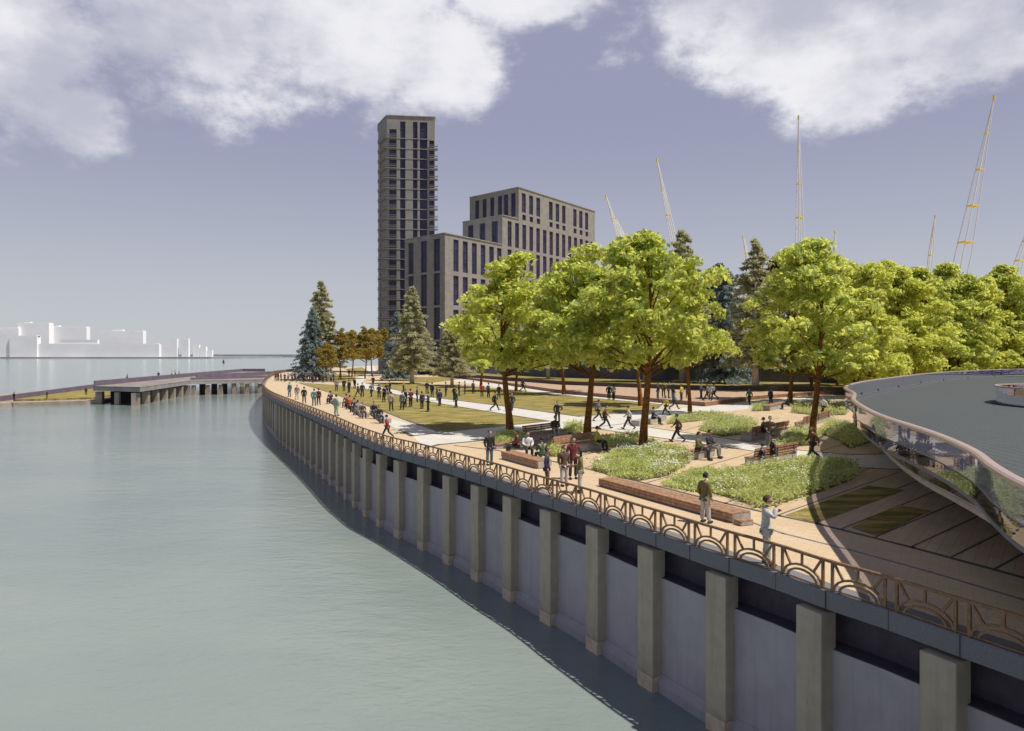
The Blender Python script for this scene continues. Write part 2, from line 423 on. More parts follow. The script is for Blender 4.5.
while True:
    s = S0+(k+.5)*PER; k += 1
    if s < 1: continue
    if s > EL[-1]-2: break
    p, tg, nr = at_s(s); a = math.atan2(tg.y, tg.x); q = p-nr*.085
    if pn < 98:
        if pdat is None: o = pm.build('panel', M['bronze'], rail); pdat = o.data
        else: o = link(bpy.data.objects.new('panel', pdat), rail)
        o.location = (q.x, q.y, 0.004); o.rotation_euler = (0, 0, a); pn += 1
    else:
        n0 = len(rest.v); panel_mb(rest); mt = Matrix.Translation((q.x, q.y, .004)) @ Matrix.Rotation(a, 4, 'Z')
        for i in range(n0, len(rest.v)): rest.v[i] = mt @ rest.v[i]
if rest.v:
    o = rest.build('panel_run', M['bronze'], rail); o['kind'] = 'stuff'
sweep('handrail', [(-.125, .655), (-.125, .715), (-.105, .725), (-.065, .725), (-.045, .715), (-.045, .655)], M['bronze'], rail, s0=1, s1=EL[-1]-1, step=.5)

# ------------------------------------------------------------------ plaza surfaces
LAWN1 = [(299, 383), (345, 385.8), (385, 392), (430, 402), (490, 412), (549, 421.3), (500, 426.5), (442, 432.3), (411, 422), (390, 414), (340, 396), (318, 389)]
LAWN2 = [(375, 385.5), (430, 397), (500, 405.8), (579, 416.5), (620, 413), (657, 408.5), (661, 404.6), (600, 399), (560, 395.5), (500, 389), (430, 384.8), (392, 382.5)]
PATHD_U = [(374, 366), (377, 372), (366, 378), (362, 382.5), (374, 386), (430, 397.5), (500, 406), (579, 417), (624, 423.2), (660, 429.4), (763, 444.5), (802, 451), (845, 455), (881, 455), (1010, 453)]
PATHD_L = [(366, 366), (368, 372), (357, 378), (352, 383), (362, 388.5), (430, 402), (549, 421.3), (591, 427.3), (660, 437.5), (758, 451.3), (810, 460), (854, 467), (908, 469.5), (1020, 470)]
PATH1 = [(411, 435.2), (442, 432.4), (500, 426.7), (549, 421.4), (591, 417), (655, 409.6), (703, 406.6), (768, 400.6), (812, 396.5), (850, 394), (852, 399), (800, 404), (725, 411.5), (668, 416.5), (624, 423.4), (594, 427.6), (545, 433.4), (484, 440.4), (438.7, 444.8), (425, 448)]
flat('lawn', GL(LAWN1), .012, M['grass'])
flat('lawn', GL(LAWN2), .012, M['grass'])
flat('lawn', GL([(388, 380.3), (430, 383.0), (452, 380.4), (462, 378.6), (440, 377), (400, 377)]), .013, M['grass'])
flat('lawn', GL([(350, 373), (361, 376.4), (370, 372.4), (362, 367.2), (345, 369)]), .011, M['grass'])
flat('lawn', GL([(318, 379.5), (336, 383.0), (350, 383), (356, 378), (344, 374), (328, 374)]), .011, M['grass'])
def outline(name, pl, w, z, mat, closed=True):
    pts = GL(pl); n = len(pts); mb = MB()
    for i in range(n if closed else n-1):
        a, b_ = pts[i], pts[(i+1) % n]; a = Vector((a.x, a.y, z)); b_ = Vector((b_.x, b_.y, z)); d_ = (b_-a).normalized(); mb.bar(a-d_*w*.4, b_+d_*w*.4, w, .05)
    o = mb.build(name, mat); o['kind'] = 'structure'; return o
outline('lawn_kerb', LAWN1, .22, .012, M['kerb']); outline('lawn_kerb', LAWN2, .25, .013, M['kerb'])
flat('path', GL(PATHD_U)+list(reversed(GL(PATHD_L))), .006, M['white_path'])
flat('path', GL(PATH1), .010, M['white_path'])
flat('path', GL([(372, 418), (411, 435.2), (440, 433), (424, 428), (392, 419)]), .014, M['white_path'])
outline('path_edge', [(425, 448), (438.7, 444.8), (484, 440.4), (545, 433.4), (594, 427.6)], .28, -.006, M['joint'], False)
outline('path_edge', [(591, 428.2), (660, 438), (758, 451.8), (810, 460.6), (854, 467.6), (908, 470), (1020, 470.5)], .14, -.008, M['joint'], False)
outline('path_edge', [(594, 427.2), (624, 423.8), (660, 429), (763, 444), (802, 450.5), (845, 454.5), (1010, 452.5)], .13, -.008, M['joint'], False)
outline('path_edge', [(404, 432), (412, 436), (442, 433.0)], .35, -.004, M['joint'], False)
# plaza panel inland of the border line, with its own slabs and fan of dark joints
BORDER = [(1100, 598), (1024, 578), (913, 547.8), (817, 523.7), (780, 516), (725.6, 503.5), (660, 487), (600, 472), (555, 462), (500, 451), (455, 445.5)]
flat('plaza', GL(BORDER)+GL([(484, 441.2), (545, 434.2), (594, 428.4), (624, 424), (668, 417), (725, 412), (800, 404.5), (852, 399.5), (1024, 399), (1100, 420)]), .0035, M['plaza'])
outline('border_line', BORDER, .16, -.012, M['joint'], False)
outline('drain_line', [(1100, 625), (1024, 600), (930, 572), (850, 550), (783, 533.5), (745, 520), (700, 506), (600, 478.5)], .10, -.016, M['drain'], False)
bp = catmull(GL(BORDER), 12); bpr = resample(bp, 1.15); jm = MB()
for i, p in enumerate(bpr):
    f = i/len(bpr); d_ = Vector((.80, .60, 0)).lerp(Vector((.50, .86, 0)), min(1, f*1.15)).normalized()
    if p.y > 41: continue
    Lg = 34 if i % 2 == 0 else 34
    a = Vector((p.x, p.y, 0)); sd = Vector((-d_.y, d_.x, 0))*.035
    z = .0075
    n0 = len(jm.v)
    if i % 2 == 0 or p.y < 26:
        jm.add([a-sd+Vector((0, 0, z)), a+d_*Lg-sd+Vector((0, 0, z)), a+d_*Lg+sd+Vector((0, 0, z)), a+sd+Vector((0, 0, z))], [(0, 1, 2, 3)])
jm_o = None
# keep the joints only where they lie on the plaza, not across the paths
def inside(p, poly):
    c_ = False; n = len(poly)
    for i in range(n):
        a, b_ = poly[i], poly[i-1]
        if (a[1] > p[1]) != (b_[1] > p[1]) and p[0] < (b_[0]-a[0])*(p[1]-a[1])/(b_[1]-a[1])+a[0]: c_ = not c_
    return c_
pdp = [(v.x, v.y) for v in GL(PATHD_U)+list(reversed(GL(PATHD_L)))]; p1p = [(v.x, v.y) for v in GL(PATH1)]
jj = MB()
for q in range(0, len(jm.v), 4):
    a, b_ = (jm.v[q]+jm.v[q+3])/2, (jm.v[q+1]+jm.v[q+2])/2; d_ = (b_-a); sd = (jm.v[q+3]-jm.v[q])/2; st = None; N = 140
    for i in range(N+1):
        p = a+d_*i/N; ok = not inside(p, pdp) and not inside(p, p1p) and p.y < 3850/(402-355) and i < N
        if ok and st is None: st = i
        if not ok and st is not None:
            u, v = a+d_*st/N, a+d_*i/N; jj.add([u-sd, v-sd, v+sd, u+sd], [(0, 1, 2, 3)]); st = None
        if p.y > 3850/(402-355): break
o = jj.build('plaza_joints', M['joint']); o['kind'] = 'structure'
for pl in ([(785, 515.5), (817, 523), (905, 490), (868, 486)], [(851, 527.5), (876, 536.5), (930, 511), (898, 505)]):
    flat('lawn', GL(pl), .016, M['grass'])

# ------------------------------------------------------------------ raised platform, retaining wall, upper lawn, slate block
pf = [G(465, 379), G(500, 384), G(560, 393.2), (G(662, 403)), G(705, 406.5), G(758.5, 399.3), G(800, 396.0), G(870, 392.5), G(860, 391), G(769, 393.5), G(680, 392.0), G(560, 387.5), G(470, 378)]
# tops are 0.35 above the plaza
tp = thing('timber_platform', 'long raised timber platform with red-brown fascia below the retaining wall', 'platform')
mb = MB(); mb.prism([(p.x, p.y) for p in pf], -.2, .42); fas = mb.build('fascia', M['timber_red'], tp)
mb = MB(); mb.prism([(p.x, p.y) for p in pf], .424, .47); mb.build('decking', M['timber_pale'], tp)
flat('path', GL([(452, 381), (500, 388), (560, 394.6), (662, 404.4), (703, 407.6), (705, 406.6), (662, 403.1), (560, 393.3), (500, 384.4), (455, 379)]), .0085, M['white_path'])
rwp = [Vector((-19, 181, 0)), Vector((-10.5, 160, 0)), Vector((8.2, 119.5, 0)), Vector((24.3, 103, 0)), Vector((35.5, 98, 0)), Vector((62, 94, 0)), Vector((90, 96, 0))]
rw = thing('retaining_wall', 'low dark brown retaining wall holding up the conifer lawn', 'retaining wall')
mb = MB()
for a, b_ in zip(rwp, rwp[1:]):
    dd = (b_-a).normalized(); mb.bar(a-dd*.1+Vector((0, 0, .45)), b_+dd*.1+Vector((0, 0, .45)), .5, 1.1)
mb.build('wall_body', M['darkwall'], rw)
mb = MB()
for a, b_ in zip(rwp, rwp[1:]):
    dd = (b_-a).normalized(); mb.bar(a+Vector((0, 0, 1.05)), b_+Vector((0, 0, 1.05)), .56, .09)
mb.build('coping', M['joint'], rw)
sw = [Vector((-3, 171, 0)), Vector((9, 143, 0)), Vector((29, 125, 0)), Vector((62, 112, 0)), Vector((72, 140, 0)), Vector((20, 178, 0))]
flat('upper_lawn', [(p.x, p.y) for p in rwp]+[(95, 108), (62, 116), (30, 130), (9, 148), (-4, 172)], .93, M['grass'])
sb = thing('slate_block', 'low slate-grey cladding block behind the conifers', 'building')
mb = MB(); mb.prism([(p.x, p.y) for p in sw], 0, 7.5); mb.build('wall', M['slate'], sb)
mb = MB(); mb.prism([(p.x+(.0), p.y) for p in sw], 7.503, 7.9); mb.build('roof', M['kerb'], sb)
mb = MB()
for a, b_ in zip(sw[:3], sw[1:4]):
    n = max(2, int((b_-a).length/3)); dd = (b_-a)/n; nn = Vector((dd.y, -dd.x, 0)).normalized()
    for i in range(n):
        q = a+dd*(i+.5)+nn*.03; mb.box((q.x, q.y, 4.2), (.12, .08, 6.5), math.atan2(dd.y, dd.x))
mb.build('cladding_ribs', M['kerb'], sb)

# ------------------------------------------------------------------ disc deck
RT = 3.6; DT = 2.5
rim = [Vector(p) for p in ((17.3, 35.5, 0), (14.7, 30.2, 0), (12.6, 24.9, 0), (11.5, 21.6, 0), (10.8, 18.9, 0), (10.15, 16.6, 0), (9.25, 14.1, 0), (8.3, 12.1, 0), (7.65, 10.5, 0),
       (7.1, 8.6, 0), (7.3, 6.2, 0), (9.5, 3.6, 0), (14, 1.8, 0), (24, 1.0, 0), (40, 4, 0), (58, 16, 0), (72, 36, 0), (82, 62, 0), (86, 84, 0), (80, 96, 0), (69, 96, 0), (56, 86, 0), (44, 74, 0), (32.5, 60, 0), (25.2, 50.5, 0), (20.2, 42.5, 0))]
RIM = catmull(rim, 10, True); NR = len(RIM)
disc = thing('disc_deck', 'big free-form raised viewing deck with glass balustrade and mirrored skirt at the right', 'viewing deck')
ctr = Vector((36.5, 40.5, 0)); rr = 7.0
def rnorm(i):
    tg = (RIM[(i+1) % NR]-RIM[i-1]).normalized(); return Vector((-tg.y, tg.x, 0))   # inward?
sgn = 1 if (ctr-RIM[0]).dot(rnorm(0)) > 0 else -1
INN = [rnorm(i)*sgn for i in range(NR)]
def near_w(p):     # how much the polished skirt climbs: full on the river side, none at the far side
    return max(0, min(1, (36-p.y)/9)) if p.x < 40 else 0
vs = []; fs = []
ring = [(ctr+(RIM[i]-ctr).normalized()*rr) for i in range(NR)]
for i in range(NR):
    a = RIM[i]+INN[i]*.06; vs += [(a.x, a.y, DT), (ring[i].x, ring[i].y, DT)]
for i in range(NR):
    j = (i+1) % NR; fs.append((2*i, 2*j, 2*j+1, 2*i+1))
dk = meshobj('deck', vs, fs, M['deck_tile'], disc)
vs = []; fs = []; SB = 1.6
for i in range(NR):
    a = RIM[i]+INN[i]*1.15; vs += [(a.x, a.y, SB+.03), (ring[i].x, ring[i].y, SB+.03)]
for i in range(NR):
    j = (i+1) % NR; fs.append((2*i, 2*i+1, 2*j+1, 2*j))
meshobj('soffit', vs, fs, M['darkwall'], disc)
vs = []; fs = []
for i in range(NR):
    w = near_w(RIM[i]); zt = DT+.06+(RT-.12-DT-.06)*w*.42; b_ = RIM[i]+INN[i]*1.1; m_ = RIM[i]+INN[i]*.5
    vs += [(RIM[i].x, RIM[i].y, zt), (m_.x, m_.y, (zt+SB)/2-.06), (b_.x, b_.y, SB+.06)]
for i in range(NR):
    j = (i+1) % NR
    for q in (0, 1): fs.append((3*i+q, 3*j+q, 3*j+q+1, 3*i+q+1))
meshobj('skirt', vs, fs, M['mirror'], disc, smooth=True)
def ribbon(name, prof, mat, parent, path, inn):
    vs = []; fs = []; k = len(prof); n = len(path)
    for p, nn in zip(path, inn):
        for o_, z in prof: vs.append((p.x+nn.x*o_, p.y+nn.y*o_, z))
    for i in range(n):
        j = (i+1) % n
        for q in range(k): r_ = (q+1) % k; fs.append((i*k+q, i*k+r_, j*k+r_, j*k+q))
    return meshobj(name, vs, fs, mat, parent)
ribbon('skirt_edge', [(1.07, SB-.05), (1.07, SB+.08), (1.25, SB+.08), (1.25, SB-.05)], M['soffit'], disc, RIM, INN)
ribbon('handrail', [(-.05, RT-.09), (-.06, RT-.02), (-.02, RT+.01), (.10, RT+.01), (.13, RT-.02), (.13, RT-.09)], M['rail_pink'], disc, RIM, INN)
ribbon('inner_fascia', [(.05, DT+.003), (.05, DT+.12), (.09, DT+.12), (.09, DT+.003)], M['kerb'], disc, RIM, INN)
vs = []; fs = []
for i in range(NR):
    a = RIM[i]+INN[i]*.02
    vs += [(a.x, a.y, DT+.12), (a.x, a.y, RT-.09)]
for i in range(NR):
    j = (i+1) % NR; fs.append((2*i, 2*j, 2*j+1, 2*i+1))
meshobj('glass', vs, fs, M['glass'], disc)
pb = MB()
for i in range(0, NR, 6):
    a = RIM[i]+INN[i]*.05
    if near_w(RIM[i]) < .95: pb.box((a.x, a.y, DT+.16), (.05, .03, .3), math.atan2(INN[i].y, INN[i].x))
pb.build('glass_clamps', M['kerb'], disc)
N2 = 64; rpath = [ctr+Vector((math.cos(2*math.pi*i/N2), math.sin(2*math.pi*i/N2), 0))*rr for i in range(N2)]
rin = [(p-ctr).normalized()*-1 for p in rpath]
ribbon('ring_handrail', [(-.08, RT-.09), (-.08, RT), (.1, RT), (.1, RT-.09)], M['rail_pink'], disc, rpath, rin)
ribbon('ring_glass', [(0, DT+.01), (0, RT-.09), (.03, RT-.09), (.03, DT+.01)], M['glass'], disc, rpath, rin)
ribbon('ring_kerb', [(-.35, DT+.004), (-.35, DT+.03), (-.01, DT+.03), (-.01, DT+.004)], M['dark'], disc, rpath, rin)
ribbon('ring_liner', [(.04, -.01), (.04, DT+.01), (.2, DT+.01), (.2, -.01)], M['soffit'], disc, rpath, rin)
cb = MB()
for x, y in ((30, 20), (48, 24), (60, 45), (52, 62), (34, 54)): cb.tube([(x, y, -.02), (x, y, SB+.03)], .5, 12)
cb.build('supports', M['concrete'], disc, True)

# ------------------------------------------------------------------ buildings
def facade(mb, A, B, z0, z1, ops, depth=.45, mi=0):
    A = Vector(A); B = Vector(B); L = (B-A).length; d = (B-A)/L; n = Vector((d.y, -d.x, 0))    # outward = right of A->B
    us = sorted({0, L}|{round(o[0], 4) for o in ops}|{round(o[1], 4) for o in ops})
    vz = sorted({z0, z1}|{round(o[2], 4) for o in ops}|{round(o[3], 4) for o in ops})
    P = lambda u, z, k=0: A+d*u-n*k+Vector((0, 0, z))
    for u0, u1 in zip(us, us[1:]):
        for v0, v1 in zip(vz, vz[1:]):
            uc, vc = (u0+u1)/2, (v0+v1)/2
            if any(o[0] < uc < o[1] and o[2] < vc < o[3] for o in ops): continue
            mb.add([P(u0, v0), P(u1, v0), P(u1, v1), P(u0, v1)], [(0, 1, 2, 3)], mi)
    for a, b, c, e in ops:
        q = [(a, c), (b, c), (b, e), (a, e)]
        for i in range(4):
            r, s = q[i], q[(i+1) % 4]
            mb.add([P(r[0], r[1]), P(s[0], s[1]), P(s[0], s[1], depth), P(r[0], r[1], depth)], [(3, 2, 1, 0)], mi)
    return P
def panes(P, ops, parent, depth=.45, maxn=999, floor=3.1):
    for a, b, c, e in ops[:maxn]:
        mb = MB(); mb.add([P(a, c, depth-.01), P(b, c, depth-.01), P(b, e, depth-.01), P(a, e, depth-.01)], [(0, 1, 2, 3)], 0)
        z = c+floor*.95
        while z < e-1:
            mb.bar(P(a, z, depth-.08), P(b, z, depth-.08), .12, .22, 1); z += floor
        m2 = (a+b)/2; mb.bar(P(m2, c, depth-.07), P(m2, e, depth-.07), .08, .1, 1)
        mb.build('window', [M['win'], M['frame']], parent)

# tower
tw = thing('tower', 'slender twenty-storey residential tower with stacked balconies', 'tower block')
TH = 79.0; FL = 3.1
TA = Vector((-38.4, 215, 0)); TB = Vector((-23.9, 216.6, 0)); TL = Vector((-42.7, 223.6, 0)); TL2 = Vector((-43.9, 229.6, 0)); TL3 = Vector((-43.5, 236, 0)); TRR = Vector((-26.2, 232, 0))
mb = MB(); zs = [4+FL*i for i in range(0, 23)]
Wd = (TB-TA).length
cols = [(4.0, 5.6), (7.9, 9.3), (10.0, 12.3)]
wins = []
for i, z in enumerate(zs):
    top = z+FL-.12
    if z > 69.5: break
    for a, b in cols: wins.append((a, b, z+.08, top))
ztop = zs[len([z for z in zs if z <= 69.5])]
for a, b in cols: wins.append((a, b, ztop+.1, TH-1.6))
bal = [(0.7, 2.9, z+.15, z+FL-.35) for z in zs if z < 73]; balr = [(12.9, Wd-.25, z+.15, z+FL-.35) for z in zs if z < 70]
P = facade(mb, TA, TB, 0, TH, wins+bal+balr, .5)
ml = [(u, u+1.1, z+.3, z+2.6) for z in zs if z < 70 for u in (2.2,)]
P2 = facade(mb, TL, TA, 0, TH, ml, .4)
ml2 = [(u, u+1.2, z+.3, z+2.6) for z in zs if z < 70 for u in (1.0, 4.6)]
P3 = facade(mb, TL2, TL, 0, TH, [], .4)
facade(mb, TL3, TL2, 0, TH, [], .4); facade(mb, TRR, TL3, 0, TH, []); facade(mb, TB, TRR, 0, TH, [])
mb.build('wall', M['brick'], tw)
panes(P, wins, tw, .5)
for a, b, c, e in bal+balr:
    dk_ = MB(); dk_.add([P(a, c, .49), P(b, c, .49), P(b, e, .49), P(a, e, .49)], [(0, 1, 2, 3)]); dk_.build('balcony_door', M['win'], tw)
for a, b, c, e in ml:
    dk_ = MB(); dk_.add([P2(a, c, .39), P2(b, c, .39), P2(b, e, .39), P2(a, e, .39)], [(0, 1, 2, 3)]); dk_.build('side_window', M['win'], tw)
mb = MB(); mb.prism([(p.x, p.y) for p in (TA+Vector((.1, .3, 0)), TB+Vector((-.1, .3, 0)), TRR, TL3, TL2+Vector((.2, 0, 0)), TL+Vector((.2, .1, 0)))], TH-1.0, TH-.6); mb.build('roof', M['white_roof'], tw)
mb = MB(); pr = (TA, TB, TRR, TL3, TL2, TL)
for a, b_ in zip(pr, pr[1:]+pr[:1]): mb.bar(a+Vector((0, 0, TH+.1)), b_+Vector((0, 0, TH+.1)), .5, .25)
mb.build('parapet_cap', M['brick_band'], tw)
d1 = (TB-TA).normalized(); n1_ = Vector((d1.y, -d1.x, 0)); d0 = (TA-TL).normalized(); n0_ = Vector((d0.y, -d0.x, 0))
for i, z in enumerate(zs):
    if z > 73: break
    mb = MB()
    q = [TL+n0_*.02+d0*2.0, TA-d0*.9+n0_*.95, TA+n1_*.95+d1*.2, TA+d1*3.0+n1_*.95, TA+d1*3.1+n1_*.01]
    q = [TL+n0_*.004+d0*1.8, TL+n0_*.9+d0*2.2, TA+(n0_+n1_)*.5, TA+n1_*.9+d1*2.9, TA+d1*3.0+n1_*.004, TA+n1_*.004]
    pts = [(p.x, p.y) for p in q]
    mb.prism(pts, z-.03, z+.13, 0)
    for a, b_ in zip(q[:4], q[1:5]): mb.bar(a+Vector((0, 0, z+1.1)), b_+Vector((0, 0, z+1.1)), .06, .07, 0)
    for a, b_ in zip(q[:4], q[1:5]): mb.bar(a+Vector((0, 0, z+.62)), b_+Vector((0, 0, z+.62)), .03, .30, 1)
    mb.build('balcony', [M['brick_band'], M['balc']], tw)
    if z > 70: continue
    mb = MB(); q = [TA+d1*12.9+n1_*.004, TA+d1*12.95+n1_*1.1, TA+d1*(Wd+.9)+n1_*1.1, TA+d1*(Wd+.9)-n1_*1.6, TA+d1*(Wd+.03)-n1_*1.6, TA+d1*(Wd+.03)+n1_*.004]
    mb.prism([(p.x, p.y) for p in q], z-.03, z+.13, 0)
    for a, b_ in zip(q[:3], q[1:4]): mb.bar(a+Vector((0, 0, z+1.1)), b_+Vector((0, 0, z+1.1)), .06, .07, 0); mb.bar(a+Vector((0, 0, z+.62)), b_+Vector((0, 0, z+.62)), .03, .30, 1)
    mb.build('balcony', [M['brick_band'], M['balc']], tw)
mb = MB()
for z in zs:
    if z < 73: mb.bar(TA+d1*3.1+n1_*.06+Vector((0, 0, z-.02)), TA+d1*12.8+n1_*.06+Vector((0, 0, z-.02)), .12, .20)
mb.build('floor_bands', M['brick_band'], tw)

# stepped block
st = thing('stepped_block', 'broad brick block stepping up in three roof levels beside the tower', 'apartment block')
rd = Vector((.607, .795, 0)).normalized(); ld = Vector((-.745, .667, 0)).normalized(); C0 = Vector((-18.2, 190, 0))
Tt = lambda s_: C0+rd*s_
H1, H2, H3 = 38.5, 47.4, 57.3
mb = MB(); allw = []
rows1 = [(H1-1.1-9.4*(k+1)+.6, H1-1.1-9.4*k-.0) for k in range(4)]
ops = [(u, u+2.0, a, b-.6 if k_ else b) for u in (3.4, 7.3, 11.2, 15.1, 19.0, 22.7) for k_, (a, b) in enumerate(rows1[:3]) if a > 0]
ops = [(u, min(u+2.15, 25.0), a, b) for (u, _, a, b) in ops]
P = facade(mb, Tt(0), Tt(25.2), 0, H1, ops); allw.append((P, ops))
rows2 = [(H2-1.2-8.6*(k+1)+.9, H2-1.2-8.6*k) for k in range(5)]
ux = [2.6+3.75*i for i in range(14)]
ops = [(u, u+2.0, a, b) for u in ux for a, b in rows2[:3]]
# middle and upper blocks share one long face; upper rows set back in plan position along it
P = facade(mb, Tt(25.2), Tt(79.4), 0, H2, ops); allw.append((P, ops))
ops = []
for g_ in (1.6, 16.6, 31.4):
    for i in range(3):
        u = g_+3.9*i; ops.append((u, u+2.15, H2+2.6, H3-1.3)); ops.append((u+.3, u+2.15, H2+.2, H2+1.9))
P = facade(mb, Tt(33.4), Tt(79.4), H2+.002, H3, ops); allw.append((P, ops))
W1, W2, W3 = 17.0, 17.0, 21.5
ops = [(u, u+w, a, b) for u, w in ((1.6, 2.3), (7.0, 2.6), (12.4, 2.6)) for a, b in rows1 if a > 0]
P = facade(mb, Tt(0)+ld*W1, Tt(0), 0, H1, ops); allw.append((P, ops))
ops = [(u, u+2.5, H1+.6, H2-1.3) for u in (2.2, 7.4, 12.6)]
P = facade(mb, Tt(25.2)+ld*W2, Tt(25.2), H1, H2, ops); allw.append((P, ops))
ops = [(u, u+1.9, H2+1.2, H3-1.3) for u in (2.4, 5.8, 9.2, 12.6, 15.2, 18.3)]
P = facade(mb, Tt(33.4)+ld*W3, Tt(33.4), H2-4, H3, ops); allw.append((P, ops))
facade(mb, Tt(79.4), Tt(79.4)+ld*W3, 0, H3, []); facade(mb, Tt(79.4)+ld*W3, Tt(33.4)+ld*W3, 0, H3, [])
facade(mb, Tt(33.4)+ld*W2, Tt(0)+ld*W1, 0, H1, [])
facade(mb, Tt(33.4)+ld*W3, Tt(33.4)+ld*W2, 0, H2-4.01, [])
facade(mb, Tt(33.4)+ld*W2, Tt(25.2)+ld*W2, H1+.01, H2, [])
facade(mb, Tt(25.2), Tt(25.2)+ld*.01, 0, H1-1, [])
mb.build('wall', M['brick'], st)
cnt = 0
for P, ops in allw: panes(P, ops, st)
for name, a, b, w, h_ in (('roof', 0, 25.3, W1, H1), ('roof', 25.3, 33.5, W2, H2), ('roof', 33.5, 79.4, W3, H3)):
    mb = MB(); q = [Tt(a)+ld*.2, Tt(b)+ld*.2, Tt(b)+ld*(w-.2), Tt(a)+ld*(w-.2)]; mb.prism([(p.x, p.y) for p in q], h_-.5, h_-.3); mb.build('roof', M['white_roof'], st)
mb = MB()
for a, b, h_ in ((Tt(0), Tt(25.2), H1), (Tt(0)+ld*W1, Tt(0), H1), (Tt(25.2), Tt(33.4), H2), (Tt(25.2)+ld*W2, Tt(25.2), H2), (Tt(33.4), Tt(79.4), H3), (Tt(33.4)+ld*W3, Tt(33.4), H3)):
    mb.bar(a+Vector((0, 0, h_+.12)), b+Vector((0, 0, h_+.12)), .5, .25)
mb.build('parapet_cap', M['brick_band'], st)
mb = MB()
for z in [r_[0]-.45 for r_ in rows1]:
    if z > 1: mb.bar(Tt(0)+ld*(W1-.1)+Vector((-.04, -.04, z)), Tt(0)+Vector((0, -.06, z)), .1, .3)
mb.build('band', M['brick_band'], st)
mb = MB(); gn = ((Tt(0)-ld*.12, Tt(60)-ld*.12), (Tt(0)+ld*W1-rd*.12, Tt(0)-rd*.12))
for a, b in gn: mb.bar(a+Vector((0, 0, 2.4)), b+Vector((0, 0, 2.4)), .2, 4.7)
mb.build('ground_floor', M['dark'], st)
mb = MB()
for a, b in gn: mb.bar(a+Vector((0, 0, 5.1)), b+Vector((0, 0, 5.1)), 1.8, .45)
mb.build('entrance_canopy', M['white_roof'], st)

# ------------------------------------------------------------------ distant masts
masts = [((798.5, 117), (800, 252), 8.5, 250, 'tall white lattice mast with yellow bands rising above the middle trees'),
         ((994, 97), (963, 255), 14, 230, 'tallest white and yellow lattice mast leaning right above the right-hand trees'),
         ((657, 160), (673, 237), 6.5, 305, 'slim white mast leaning left beside the tall pine top'),
         ((606, 196), (618, 233), 4.5, 372, 'short white mast leaning left nearest the stepped block'),
         ((616, 219), (622, 233), 3, 440, 'tiny white mast tip right of the mast nearest the stepped block'),
         ((743, 237), (747, 255), 3, 500, 'tiny white mast tip behind the pale pine'),
         ((835, 232), (835, 250), 2.5, 480, 'tiny upright white mast tip over the middle of the tree line'),
         ((935, 216), (931, 252), 4, 430, 'small white mast just left of the tallest leaning mast'),
         ((1030, 222), (1015, 275), 9, 300, 'white and yellow mast cut by the right edge of the photo')]
for (tx, ty), (bx, by), wpx, Y, lab in masts:
    tip = Vector(((tx-512)*Y/F, Y, CH+(HZ-ty)*Y/F)); mid = Vector(((bx-512)*Y/F, Y, CH+(HZ-by)*Y/F)); dr = (mid-tip)
    foot = tip+dr*((tip.z)/(tip.z-mid.z)); rmid = wpx*Y/F/2
    o = thing('mast', lab, 'mast', (foot.x, foot.y, 0), group='arena masts beyond the trees')
    tl = tip-Vector((foot.x, foot.y, 0)); fl = Vector((0, 0, 0)); md = mid-Vector((foot.x, foot.y, 0)); hz = (tip.z-mid.z)/tip.z
    mb = MB(); th = max(.16, Y*.00065)
    for q in range(4):
        a = math.pi/4+q*math.pi/2+.2; r_ = Vector((math.cos(a), math.sin(a), 0))
        mb.tube([tl, tl.lerp(fl, hz*.5)+r_*rmid*.55, tl.lerp(fl, hz)+r_*rmid, tl.lerp(fl, (1+hz)/2)+r_*rmid*.8, fl+r_*.5], th, 5)
    L = 22
    for i in range(1, L):
        u = i/L*.97; c_ = tl.lerp(fl, u)
        rad_ = rmid*min(1, u/hz*1.05) if u < hz else rmid*(1-.3*(u-hz)/(1-hz))
        if i % 3: continue
        for q in range(4):
            a = math.pi/4+q*math.pi/2+.2; b_ = a+math.pi/2
            mb.bar(c_+Vector((math.cos(a), math.sin(a), 0))*rad_, c_+Vector((math.cos(b_), math.sin(b_), 0))*rad_, th*(1.2 if i % 3 == 0 else .5), th*(3.2 if i % 3 == 0 else .5), 1)
    mb.tube([tl-Vector((0, 0, 1.0)), tl+Vector((0, 0, .6))], th*2.0, 6, 1)
    mb.build('lattice', [M['mast_white'], M['mast_yellow']], o)

